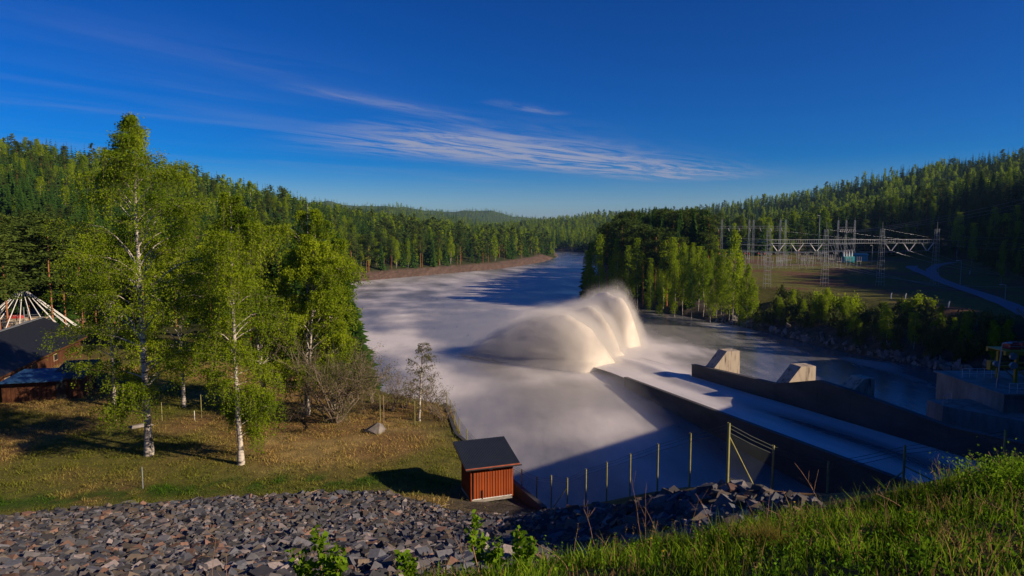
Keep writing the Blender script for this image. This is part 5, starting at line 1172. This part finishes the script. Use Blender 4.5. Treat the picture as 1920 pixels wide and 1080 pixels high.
# ------------------------------------------------------------------ buildings on the left
def left_buildings():
    # long low hall with dark roof, boards under the eave
    e0 = np.array([-49.2, 55.0]); e1 = np.array([-60.6, 93.0]); ax = (e1 - e0); L = np.linalg.norm(ax); ax /= L; nr = np.array([-ax[1], ax[0]]);
    rz = math.atan2(ax[1], ax[0]); t = empty('long_hall', (e0[0], e0[1], 8), rz); tag(t, 'long low brown hall with dark pitched roof under the birches', 'building')
    Wd = 10.5; he, hr = 2.7, 5.6; o = .7
    b = MB(); b.hexa([(0, .7, -.4), (L, .7, -.4), (L, Wd - .7, -.4), (0, Wd - .7, -.4)], [(0, .7, he + .3), (L, .7, he + .3), (L, Wd - .7, he + .3), (0, Wd - .7, he + .3)]); b.mesh('wall', M['brown'], t)
    bd = mk('board', *(lambda m: (np.concatenate(m.V), np.concatenate(m.F[4])))(MB().box((0, 0, 0), (.42, .04, 1))), M['brown'], link=False)
    for k in range(int(L / .45)): inst('board', bd, t, (.25 + k * .45, .675, he / 2), (0, 0, 0), (1, 1, he + .35))
    for sgn in (0, 1):
        y0, y1 = (0, Wd / 2) if sgn == 0 else (Wd, Wd / 2); b = MB()
        b.hexa([(-o, y0, he - .02), (L + o, y0, he - .02), (L + o, y1, hr - .02), (-o, y1, hr - .02)], [(-o, y0, he + .12), (L + o, y0, he + .12), (L + o, y1, hr + .12), (-o, y1, hr + .12)]); b.mesh('roof_slope', M['roofsheet2'], t)
    b = MB(); b.box((L / 2, Wd / 2, hr + .15), (L + 2 * o, .5, .06)); b.mesh('ridge_cap', M['steel'], t)
    b = MB(); b.box((L / 2, -.02, he - .02), (L + 2 * o, .03, .22)); b.mesh('fascia', M['brown'], t)
    b = MB(); b.tube([(17.5, 2.6, 4.0), (17.5, 2.6, 5.1)], [.35, .35], 10); b.tube([(17.5, 2.6, 5.1), (17.5, 2.6, 5.25)], [.5, .45], 10); b.mesh('roof_vent', M['blueroof'], t, True)
    for k in range(3):
        b = MB(); b.box((16 + k * 7, .64, 1.7), (1.3, .08, .9)); f = b.mesh('window', M['timber'], t); b = MB(); b.box((16 + k * 7, .59, 1.7), (1.1, .03, .7)); b.mesh('pane', M['black'], f)
    # low outbuilding in front with bluish roof
    a = G(2, 764, z=8); c = G(150, 756, z=8); P0 = np.array([a[0], a[1]]); u = np.array([c[0], c[1]]) - P0; L2 = np.linalg.norm(u); u /= L2; t = empty('outbuilding', (P0[0], P0[1], hz1(P0[0], P0[1])), math.atan2(u[1], u[0])); tag(t, 'low brown outbuilding with small blue roof at the edge of the lawn', 'building')
    b = MB(); b.box((L2 / 2, 2.5, 1.05), (L2, 4.4, 2.1)); b.mesh('wall', M['brown'], t)
    for k in range(int(L2 / .4)): inst('board', bd, t, (.2 + k * .4, .27, 1.0), (0, 0, 0), (.85, 1, 2.0))
    b = MB(); b.hexa([(.1, -.5, 2.12), (5.8, -.5, 2.12), (5.2, 3.2, 2.75), (.9, 3.2, 2.75)], [(.1, -.5, 2.24), (5.8, -.5, 2.24), (5.2, 3.2, 2.87), (.9, 3.2, 2.87)]); b.mesh('blue_roof', M['blueroof'], t)
    b = MB(); b.hexa([(4.2, .3, 2.13), (L2 + .5, -.3, 2.13), (L2 + .5, 4.9, 3.2), (4.2, 4.9, 3.2)], [(4.2, .3, 2.3), (L2 + .5, -.3, 2.3), (L2 + .5, 4.9, 3.32), (4.2, 4.9, 3.32)]); b.mesh('dark_roof', M['roofsheet2'], t)
    b = MB(); b.box((5.4, .2, 1.0), (.9, .06, 1.9)); b.mesh('door', M['black'], t)
    # cone of pale poles
    D = 104; top = G(42, 547, D=D); z0 = 9.6; t = empty('pole_cone', (top[0], D, z0)); tag(t, 'open cone of long pale poles meeting in a ring, beyond the dark roof', 'pole frame'); hh = top[2] - z0; rb = 7.6; rt = .7
    for k in range(22):
        a = k * 6.2832 / 22 + .1; b = MB(); b.tube([(rt * math.cos(a), rt * math.sin(a), hh), (rb * math.cos(a), rb * math.sin(a), 0)], [.055, .07], 6); b.mesh('pole', M['white'], t, True)
    for rr, zz, rd in ((rt, hh, .08), (rb * .62, hh * .36, .03)):
        a = np.linspace(0, 6.2832, 25); b = MB(); b.tube(np.stack([rr * np.cos(a), rr * np.sin(a), np.full(25, zz)], -1), np.full(25, rd), 6); b.mesh('ring', M['steel'], t, True)
    b = MB(); b.tube([(0, 0, hh * .05), (0, 0, hh * .62)], [.08, .08], 6); b.mesh('mast', M['steel'], t)
    # stone and timber stage behind it
    P = G(50, 604, D=118); t = empty('outdoor_stage', (P[0], 118, 8.8)); tag(t, 'pale round stage platform with railing behind the pole cone', 'stage')
    n = 24; a = np.linspace(0, 6.2832, n, endpoint=False)
    for k, (r0, zb, zt, mt) in enumerate(((9.5, -1, 1.1, 'timber'), (8.2, 1.1, 2.1, 'pierconcrete'))):
        V = np.concatenate([np.stack([r0 * np.cos(a), r0 * np.sin(a), np.full(n, z)], -1) for z in (zb, zt)]); i = np.arange(n); j = (i + 1) % n; me = mk('platform' if k == 0 else 'stone_ring', np.concatenate([V, [[0, 0, zt]]]), [np.stack([i, j, n + j, n + i], -1), np.stack([n + i, n + j, np.full(n, 2 * n)], -1)], M[mt], t)
    for k in range(n):
        b = MB(); b.tube([(9.2 * math.cos(a[k]), 9.2 * math.sin(a[k]), 1.1), (9.2 * math.cos(a[k]), 9.2 * math.sin(a[k]), 2.2)], [.05, .05], 4); b.mesh('rail_post', M['timber'], t)
    b = MB(); aa = np.append(a, a[0]); b.tube(np.stack([9.2 * np.cos(aa), 9.2 * np.sin(aa), np.full(n + 1, 2.2)], -1), np.full(n + 1, .06), 4, cap=False); b.mesh('handrail', M['timber'], t)
    P = G(28, 594, D=112); b = MB(); V = [(-1.3, -.4, 0), (1.3, -.4, 0), (1.5, .4, 0), (-1.5, .4, 0), (-1.1, -.1, .55), (1.1, -.1, .55), (1.1, .2, .55), (-1.1, .2, .55)]; b.add(V, BOXF); o = b.mesh('red_boat', M['redpaint']); o.location = (P[0], 112, P[2] - .25); tag(o, 'small upturned red boat on the stage behind the poles', 'boat')
left_buildings()

# ------------------------------------------------------------------ switchyard
def lattice_tower(t, p, h, w0, w1, name='tower', r_=.07, step=1.3, spike=2.2, box=None):
    p = np.array(p, float); b = MB(); lv = np.arange(0, h, step); wd = lambda z: w0 + (w1 - w0) * z / h
    cs = [(-1, -1), (1, -1), (1, 1), (-1, 1)]
    for cx_, cy_ in cs: b.bar(p + [cx_ * w0 / 2, cy_ * w0 / 2, -.2], p + [cx_ * w1 / 2, cy_ * w1 / 2, h], r_)
    for i, z in enumerate(lv[1:]):
        w = wd(z) / 2
        for (a, b_), (c, d) in zip(cs, cs[1:] + cs[:1]): b.bar(p + [a * w, b_ * w, z], p + [c * w, d * w, z], r_ * .8)
    if spike: b.bar(p + [0, 0, h], p + [0, 0, h + spike], .03)
    b.mesh(name, M['steel'], t)
def truss(t, a, c, s, name='beam', r_=.06, step=1.4):
    a = np.array(a, float); c = np.array(c, float); L = np.linalg.norm(c - a); e = (c - a) / L; nr = np.cross(e, [0, 0, 1]); nr /= np.linalg.norm(nr); b = MB()
    co = [(-1, -1), (1, -1), (1, 1), (-1, 1)]; pt = lambda u, q: a + e * u + nr * q[0] * s / 2 + np.array([0, 0, 1]) * q[1] * s / 2
    for q in co: b.bar(pt(0, q), pt(L, q), r_)
    n = int(L / step)
    for k in range(n + 1):
        u = k * L / n
        for q, w in zip(co, co[1:] + co[:1]): b.bar(pt(u, q), pt(u, w), r_ * .7)
    b.mesh(name, M['steel'], t)
WIRES = []
def wire(a, c, sag, r_=.04):
    a = np.array(a, float); c = np.array(c, float); n = 24; u = np.linspace(0, 1, n); P = a + (c - a) * u[:, None]; P[:, 2] -= sag * 4 * u * (1 - u); WIRES.append((P, r_))
def near_gantry():
    base = [(1438, 536), (1541, 538), (1646, 537), (1752, 524)]; B = []
    for px, py in base: P = G(px, py, z=9.0); P[2] = hz1(P[0], P[1]); B.append(P)
    # towers stand in one line; keep the real line between the first and the last
    A = B[0]; C = G(1752, 526, D=A[1] * 1.02 + 4); C[2] = hz1(C[0], C[1]); line = [A + (C - A) * k / 3 for k in range(4)]
    for q, (px, _) in zip(line, base): 
        pass
    t = empty('line_gantry', tuple(line[0])); loc = line[0].copy(); tag(t, 'lattice steel gantry of four towers joined by one beam across the field', 'gantry')
    for q in line: q[2] = hz1(q[0], q[1])
    ztop = [G(px, py, D=q[1])[2] for (px, py), q in zip(((1443, 430), (1545, 430), (1650, 429), (1755, 429)), line)]; zb = G(1500, 453, D=line[0][1])[2]
    for q, zt in zip(line, ztop): lattice_tower(t, q - loc, zt - q[2], 1.7, .8, 'tower', .048)
    for a, c in zip(line[:-1], line[1:]):
        truss(t, np.array([a[0] + .6, a[1], zb]) - loc, np.array([c[0] - .6, c[1], zb]) - loc, 1.1)
    for s in (0, 2):
        for k in range(3):
            a, c = line[s], line[s + 1]; u = (k + .5) / 3; m = a + (c - a) * u; m[2] = zb - .6; w = (c - a) / 3 * .33; dn = np.array([0, 0, -2.3])
            for sg in (-1, 1):
                p0 = m + w * sg - loc; p1 = m + dn + w * .12 * sg - loc; b = MB(); nn = 16
                Q = p0 + (p1 - p0) * np.linspace(0, 1, nn * 2)[:, None]; b.tube(Q, np.where(np.arange(nn * 2) % 2, .17, .09), 6); b.mesh('insulator_string', M['white'], t, True)
            e = m + dn
            far = G([1995, 2010, 2030][k], [535, 545, 560][k] if s == 0 else [520, 524, 530][k], D=[190, 185, 180][k] + (30 if s else 0))
            wire(e, far, 2.5 if s else 4.0)
            wire(e, e + np.array([-6 + k * 3, 62, -1 - k * .4]), .8)
    # bus pipe running on to the left from the gantry
    l0 = G(1291, 455, D=line[0][1] + 55); wire(np.array([line[0][0], line[0][1], zb]), l0, .3, .12); wire(np.array([line[0][0], line[0][1], zb + .5]), l0 + [0, 0, .8], .3, .06)
    for q, zt in zip(line, ztop):
        far = G(2050, 470, D=220); wire(np.array([q[0], q[1], zt]), far + [0, q[1] - line[0][1], 0], 1.5, .014)
near_gantry()
def small_gantry(lab, pts, ptop, pbeam, D, w=1.2, twin=True):
    P = [G(px, 486, D=D) for px in pts]; t = empty('bus_gantry', (P[0][0], D, hz1(P[0][0], D))); loc = np.array(t.location); tag(t, lab, 'gantry'); zb = G(pts[0], pbeam, D=D)[2]
    for q in P:
        zg = hz1(q[0], D); zt = G(pts[0], ptop, D=D)[2]; lattice_tower(t, np.array([q[0], D, zg]) - loc, zt - zg, w * .8, w * .35, r_=.05, step=1.8, spike=1.5)
    truss(t, np.array([P[0][0], D, zb]) - loc, np.array([P[-1][0], D, zb]) - loc, 1.0, r_=.045, step=2.0)
    for k in range(9):
        u = (k + .5) / 9; x = P[0][0] + (P[-1][0] - P[0][0]) * u; b = MB(); b.tube(np.array([[x, D - .8, zb - .5], [x + .5, D - 1, zb - 1.9]]) - loc, [.13, .13], 6); b.mesh('insulator_string', M['insul'], t, True)
small_gantry('long lattice bus gantry at the left of the switchyard, above the birches', [1294, 1352, 1403, 1411, 1461, 1471], 412, 426, 318)
small_gantry('short lattice gantry of three masts behind the teal hut', [1569, 1584, 1600], 413, 428, 330)
def yard():
    r = np.random.default_rng(12)
    # rows of apparatus on steel legs
    def unit(kind, x, y, lab, grp):
        z = hz1(x, y); t = empty(kind, (x, y, z)); tag(t, lab, 'switchgear', grp); b = MB()
        if kind == 'breaker_stand':
            for dx in (-.8, .8): b.bar((dx, 0, 0), (dx, 0, 2.6), .09)
            b.bar((-1.1, 0, 2.6), (1.1, 0, 2.6), .12); b.mesh('frame', M['steel'], t); b = MB()
            for dx in (-.9, 0, .9): b.tube([(dx, 0, 2.7), (dx, 0, 3.3), (dx, 0, 3.9), (dx, 0, 4.6)], [.11, .08, .11, .07], 6)
            b.mesh('insulator', M['insul'], t, True)
        elif kind == 'current_transformer':
            b.bar((0, 0, 0), (0, 0, 2.4), .14); b.mesh('leg', M['steel'], t); b = MB(); b.tube([(0, 0, 2.4), (0, 0, 4.6)], [.14, .1], 7); b.mesh('insulator', M['insul'], t, True); b = MB(); b.tube([(0, 0, 4.6), (0, 0, 4.8), (0, 0, 5.4), (0, 0, 5.55)], [.15, .3, .3, .15], 8); b.mesh('red_head', M['redpaint'], t, True)
        else:
            b.bar((0, 0, 0), (0, 0, 5.2), .1); b.bar((-.9, 0, 4.4), (.9, 0, 4.4), .07); b.mesh('mast', M['steel'], t); b = MB()
            for dx in (-.8, 0, .8): b.tube([(dx, 0, 4.45), (dx, 0, 5.3)], [.12, .1], 7)
            b.mesh('insulator', M['insul'], t, True)
    for px in (1298, 1324, 1346, 1358, 1396, 1402, 1423, 1429): unit('current_transformer', G(px, 480, D=300)[0], 300 + r.uniform(-3, 3), 'red-headed current transformer on a steel leg in the switchyard', 'red-headed transformers in the switchyard')
    for px in np.arange(1408, 1600, 9.0): unit('breaker_stand', G(px, 480, D=292)[0], 292 + r.uniform(-12, 14), 'three-pole switchgear frame with pale insulators in the switchyard', 'switchgear frames in the switchyard')
    for px in np.arange(1380, 1590, 13.0): unit('bus_support', G(px, 480, D=308)[0], 308 + r.uniform(-10, 10), 'tall bus support post with insulators in the switchyard', 'bus supports in the switchyard')
    # white bushings beside the teal hut: a transformer
    P = G(1590, 478, D=316); t = empty('power_transformer', (P[0], 316, hz1(P[0], 316))); tag(t, 'transformer with four bright white bushings left of the teal hut', 'transformer'); b = MB(); b.box((0, 0, 1.5), (5, 3, 3)); b.box((0, -1.75, 1.5), (4.2, .4, 2.4)); b.mesh('tank', M['tealdark'], t)
    for k in range(4): b = MB(); b.tube([(-2 + k * 1.3, 0, 3), (-2 + k * 1.3, 0, 4.2), (-2 + k * 1.3, 0, 5.8)], [.34, .26, .18], 8); b.mesh('bushing', M['white'], t, True)
    # bus bars over the yard
    for k, (za, D) in enumerate(((7.0, 286), (7.0, 290), (7.2, 296), (9.5, 304), (9.5, 309), (12.2, 312))):
        a = G(1372, 470, D=D); c = G(1602, 470, D=D); wire((a[0], D, 9.8 + za), (c[0], D, 9.8 + za), .9, .05)
    for k in range(8): 
        a = G(1555 + k * 6, 452, D=305); c = G(1562 + k * 6, 474, D=300); wire(a, c, -.2, .05)
    # low fence of the yard
    t = empty('yard_fence', (G(1372, 485, D=272)[0], 272, 9.9)); tag(t, 'low wire fence with thin posts along the front of the switchyard', 'fence'); loc = np.array(t.location); xs = np.linspace(G(1372, 485, D=272)[0], G(1640, 485, D=272)[0], 22)
    for x in xs: b = MB(); z = hz1(x, 272) - 9.9; b.bar((x - loc[0], 0, z), (x - loc[0], 0, z + 2.1), .05); b.mesh('post', M['steel'], t)
    for h in (.7, 1.4, 2.05): b = MB(); b.tube([(x - loc[0], 0, hz1(x, 272) - 9.9 + h) for x in xs], [.02] * len(xs), 3, cap=False); b.mesh('strand', M['steel'], t)
    # teal hut
    a = G(1587, 490, z=10.2); D = a[1]; c = G(1627, 490, D=D); z = hz1((a[0] + c[0]) / 2, D); w = c[0] - a[0]; t = empty('teal_hut', ((a[0] + c[0]) / 2, D, z)); tag(t, 'turquoise metal hut with low roof at the edge of the switchyard', 'hut')
    b = MB(); b.box((0, 2, 1.5), (w, 4, 3)); b.mesh('wall', M['teal'], t)
    b = MB(); b.hexa([(-w / 2 - .4, -.5, 3.0), (w / 2 + .4, -.5, 3.0), (w / 2 + .4, 4.5, 3.0), (-w / 2 - .4, 4.5, 3.0)], [(-w / 2, .6, 3.9), (w / 2, .6, 3.9), (w / 2, 3.4, 3.9), (-w / 2, 3.4, 3.9)]); b.mesh('roof', M['tealdark'], t)
    for k in range(12): b = MB(); b.box((-w / 2 + (k + .5) * w / 12, -.03, 1.5), (w / 12 * .86, .05, 2.9)); b.mesh('wall_panel', M['teal'], t)
    b = MB(); b.box((w * .1, -.08, 1.1), (1, .05, 2.1)); b.mesh('door', M['tealdark'], t)
    b = MB(); b.box((w / 2 + 2.5, 1, .05), (4.5, 2, .25)); b.mesh('slab', M['concrete'], t)
    # lamps
    def lamp(px, pyt, pyb, lab, D=None, arm=.9, r_=.07):
        P = hit(px, pyb, 60, 500) if D is None else np.array([G(px, pyb, D=D)[0], D, hz1(G(px, pyb, D=D)[0], D)]); h = G(px, pyt, D=P[1])[2] - P[2]; t = empty('street_lamp', tuple(P)); tag(t, lab, 'lamp post'); b = MB(); b.tube([(0, 0, -.1), (0, 0, h)], [r_ * 1.3, r_ * .8], 6); b.mesh('pole', M['steel'], t, True)
        b = MB(); b.tube([(0, 0, h - .05), (-arm, 0, h + .05)], [r_ * .6, r_ * .6], 5); b.box((-arm - .25, 0, h + .05), (.7, .28, .14)); b.mesh('lamp_head', M['white'], t)
    lamp(1534, 404, 484, 'tall floodlight mast in the middle of the switchyard', 335, .6, .12); lamp(1635, 460, 485, 'lamp post right of the teal hut', 300, .5)
    lamp(1800, 489, 538, 'lamp post beside the road beyond the last gantry tower'); lamp(1884, 534, 566, 'lamp post near the right edge beside the road')
    def marker(px, py, lab): 
        P = hit(px, py, 60, 400); b = MB(); b.tube([(0, 0, -.1), (.05, 0, 1.0), (.25, 0, 1.5)], [.13, .13, .11], 7); o = b.mesh('marker_pole', M['white'], None, True); o.location = tuple(P); tag(o, lab, 'marker')
    marker(1670, 560, 'bent white marker pole on the field, left of the pair'); marker(1697, 561, 'white marker pole on the field, right of the pair'); marker(1778, 577, 'white marker pole above the rocky bank'); marker(1818, 515, 'white marker pole on the slope beyond the road')
yard()
def pl():
    for k in range(3):
        a = G(1590 + k * 3, 434 + k, D=326); c = G(2000, 352 + 9 * k, D=300); wire(a, c, 2.0, .045)
    for k in range(3):
        a = G(1750, 440 + k * 8, D=222); c = G(2000, 440 + 14 * k, D=210); wire(a, c, 1.0, .02)
    for k, (P, r_) in enumerate(WIRES):
        b = MB(); o_ = P[0].copy(); b.tube(P - o_, [r_] * len(P), 4, cap=False); o = b.mesh('overhead_cable', M['wire'], None, True); o.location = tuple(o_); tag(o, 'thin overhead cable hanging between the switchyard gantries and beyond', 'cable', 'overhead cables of the switchyard')
pl()
# road ribbon laid on the field
def road(name, pxs, wd, D0=60):
    P = np.array([hit(px, py, D0, 600)[:2] for px, py in pxs]); s = np.linspace(0, len(P) - 1, 60); X_ = np.interp(s, range(len(P)), P[:, 0]); Y_ = np.interp(s, range(len(P)), P[:, 1])
    K = np.ones(5) / 5; Xp = np.convolve(np.pad(X_, 2, 'edge'), K, 'valid'); Yp = np.convolve(np.pad(Y_, 2, 'edge'), K, 'valid'); T_ = np.gradient(np.stack([Xp, Yp], -1), axis=0); T_ /= np.linalg.norm(T_, axis=1, keepdims=True); N_ = np.stack([-T_[:, 1], T_[:, 0]], -1)
    V = []; m = 7
    for q in np.linspace(-1, 1, m): x = Xp + N_[:, 0] * q * wd / 2; y = Yp + N_[:, 1] * q * wd / 2; V.append(np.stack([x, y, H(x, y) + .16], -1))
    V = np.stack(V, 1).reshape(-1, 3); i = np.arange(59)[:, None] * m; j = np.arange(m - 1)[None]; Fq = np.stack([i + j, i + j + 1, i + m + j + 1, i + m + j], -1).reshape(-1, 4)
    V[:, 2] = np.maximum(V[:, 2], np.repeat(V[:, 2].reshape(-1, m).mean(1), m)); o = mk(name, V, Fq, M['asphalt'], smooth=True); tag(o, kind='structure')
road('road', [(1960, 598), (1905, 578), (1850, 556), (1800, 540), (1755, 522), (1725, 510), (1708, 502), (1712, 499)], 4.2)
road('side_road', [(1752, 520), (1745, 506), (1760, 497), (1790, 492)], 3.6)

# ------------------------------------------------------------------ dam structures on the right
def dam_right():
    # pier block with the yellow gate hoist
    a = G(1855, 800, D=76); t = empty('concrete_pier', (a[0], 74, 0)); tag(t, 'tall grey concrete pier block at the right edge of the picture', 'pier'); zt = G(1860, 733, D=76)[2]
    b = MB(); b.box((15, 6, zt / 2 - 1), (30, 12, zt + 2)); b.mesh('block', M['concrete'], t)
    for k in range(6): b = MB(); b.box((2.2 + k * 4.3, -.06, zt / 2), (3.9, .1, zt - 1.2)); b.mesh('face_panel', M['concrete'], t)
    b = MB(); b.box((15, 6, zt + .1), (30.6, 12.6, .18)); b.mesh('deck_slab', M['concrete'], t)
    def railing(name, P0, P1, h, lab, mt='steel', n=5):
        P0 = np.array(P0); P1 = np.array(P1); q = empty(name, tuple(P0)); tag(q, lab, 'railing'); e = P1 - P0
        for k in range(n + 1): b = MB(); p = e * k / n; b.bar(p, p + [0, 0, h], .03); b.mesh('post', M[mt], q)
        for zz in (.5 * h, h): b = MB(); b.bar((0, 0, zz), e + [0, 0, zz], .035); b.mesh('rail', M[mt], q)
    railing('railing', (a[0] + .6, 74.1, zt + .2), (a[0] + 5.2, 74.1, zt + .2), 1.15, 'white metal railing on the pier in front of the yellow hoist', 'white')
    railing('railing', (a[0] + .6, 82, zt + .2), (a[0] + 5.2, 82, zt + .2), 1.15, 'white metal railing at the back edge of the pier', 'white')
    # lower ledge between chute wall and pier
    P = G(1768, 758, z=5.2); q = empty('lower_ledge', (P[0], P[1], 0)); tag(q, 'low dark concrete ledge left of the pier, with a small railing', 'ledge'); b = MB(); ex = a[0] - P[0] + 2; b.hexa([(0, 0, -2), (ex, -9, -2), (ex, 2, -2), (0, 3, -2)], [(0, 0, 5.0), (ex, -9, 5.0), (ex, 2, 5.4), (0, 3, 5.0)]); b.mesh('slab', M['concrete'], q)
    railing('railing', (P[0] + .2, P[1] + .3, 5.0), (P[0] + 2.2, P[1] + 1.8, 5.0), 1.1, 'small railing at the tip of the low ledge by the pool', 'steel', 2)
    # lamp on the pier
    L = G(1869, 720, D=76.5); h = G(1875, 643, D=76.5)[2] - zt - .2; q = empty('street_lamp', (L[0], 76.5, zt + .2)); tag(q, 'curved lamp post standing on the concrete pier', 'lamp post'); b = MB(); b.tube([(0, 0, 0), (.25, 0, h * .7), (.35, 0, h)], [.09, .07, .05], 7); b.mesh('pole', M['steel'], q, True); b = MB(); b.tube([(.35, 0, h - .03), (.9, 0, h)], [.04, .04], 5); b.box((1.05, 0, h), (.75, .25, .12)); b.mesh('lamp_head', M['white'], q)
    # yellow gate hoist
    X0 = G(1895, 700, D=79)[0]; q = empty('gate_hoist', (X0, 79, zt + .2)); tag(q, 'yellow gate hoist frame with red motors at the right picture edge', 'hoist'); Y = M['yellow']
    hh = G(1900, 663, D=79)[2] - zt - .2
    for x in (.6, 5.0, 9.5):
        for y in (0, 3): b = MB(); b.box((x, y, hh / 2), (.32, .32, hh)); b.mesh('leg', Y, q)
    b = MB(); b.box((4.6, 0, hh), (11, .35, .4)); b.box((4.6, 3, hh), (11, .35, .4)); b.box((4.6, 1.5, hh + .26), (11, 3.4, .1)); b.mesh('top_frame', Y, q)
    for y in (0, 3):
        b = MB(); b.box((4.6, y, hh * .52), (9.2, .18, .22)); b.bar((.7, y, hh * .5), (2.6, y, .1), .07); b.bar((4.5, y, .1), (2.6, y, hh * .5), .07); b.mesh('brace', Y, q)
    b = MB(); b.box((-1.0, .3, hh * .55), (3.0, .3, .3)); b.box((-2.2, .3, hh * .6), (.7, .6, 1.1)); b.mesh('outrigger', Y, q)
    for (x, z, r_) in ((-.1, hh * .93, .42), (.0, hh * .62, .42), (-2.1, hh * .68, .35)):
        b = MB(); b.tube([(x, -.5, z), (x, -.2, z)], [r_, r_], 14); b.add([(x + r_ * math.cos(k * 6.283 / 14), -.5, z + r_ * math.sin(k * 6.283 / 14)) for k in range(14)] + [(x, -.5, z)], np.array([(k, (k + 1) % 14, 14) for k in range(14)])); b.mesh('sheave', M['steel'], q, True)
    for x, w in ((1.0, 1.3), (3.4, 2.0), (7.0, 1.6)):
        b = MB(); b.box((x, 1.5, hh + .65), (w, 1.4, .65)); b.tube([(x - w / 2, 1.5, hh + 1.0), (x + w / 2, 1.5, hh + 1.0)], [.28, .28], 10); b.mesh('motor', M['redpaint'], q)
    b = MB(); b.box((3.5, -.3, hh * .75), (2.2, .5, .9)); b.mesh('gearbox', Y, q)
    for zz in (.6, 1.15): b = MB(); b.bar((-.6, -.2, hh + .3 + zz), (9.6, -.2, hh + .3 + zz), .03); b.mesh('handrail', M['steel'], q)
    # shiny duct end beyond the road
    P = G(1908, 580, D=110); b = MB(); b.tube([(0, 0, 0), (2.2, 0, -2.2), (4.5, 0, -4.4)], [.24, .24, .24], 10); o = b.mesh('steel_tube', M['steel'], None, True); o.location = tuple(P); tag(o, 'bright steel tube slanting in at the right edge above the hoist', 'tube')
    b = MB(); b.bar((0, 0, -12), (0, 0, 0), .15); k = b.mesh('tube_stand', M['steel']); k.location = tuple(P + np.array([4, 0, -3])); tag(k, 'support post under the slanting steel tube', 'post')
    # unseen dam upstream, placed to shade pool and chute; gate house added as shadow-caster
    A = np.array([21.0, 19.0]); C = np.array([112.0, 96.0]); e = C - A; L_ = np.linalg.norm(e); t = empty('dam', (A[0], A[1], 0), math.atan2(e[1], e[0])); tag(t, 'concrete dam closing the valley at the right, unseen, gate house added for shade', 'dam')
    b = MB(); b.box((L_ / 2, -4, 10), (L_, 8, 26)); b.mesh('dam_wall', M['concrete'], t); b = MB(); b.box((L_ / 2, -4, 23.15), (L_, 9, .3)); b.mesh('roadway', M['concrete'], t)
    b = MB(); b.box((19 + 28, -3, 24.9), (56, 5, 3.2)); b.mesh('added_gate_house', M['concrete'], t)
    for k in range(8): b = MB(); b.box((8 + k * 13.5, 1.2, 9), (1.8, 2.4, 22)); b.mesh('buttress', M['concrete'], t)
dam_right()

# ------------------------------------------------------------------ air
def haze():
    b = MB(); x0, x1, y0, y1, z0, z1 = -7800, 7800, -1200, 10800, -5, 260
    b.box(((x0 + x1) / 2, (y0 + y1) / 2, (z0 + z1) / 2), (x1 - x0, y1 - y0, z1 - z0)); m, N, nt = newmat('haze_air'); v = N('ShaderNodeVolumePrincipled', {'Color': (.30, .55, 1, 1), 'Density': HAZE, 'Anisotropy': .2}); o = N('ShaderNodeOutputMaterial'); nt.links.new(v.outputs[0], o.inputs['Volume'])
    h = b.mesh('haze', m); tag(h, kind='stuff')
HAZE = 0.00006
if HAZE: haze()
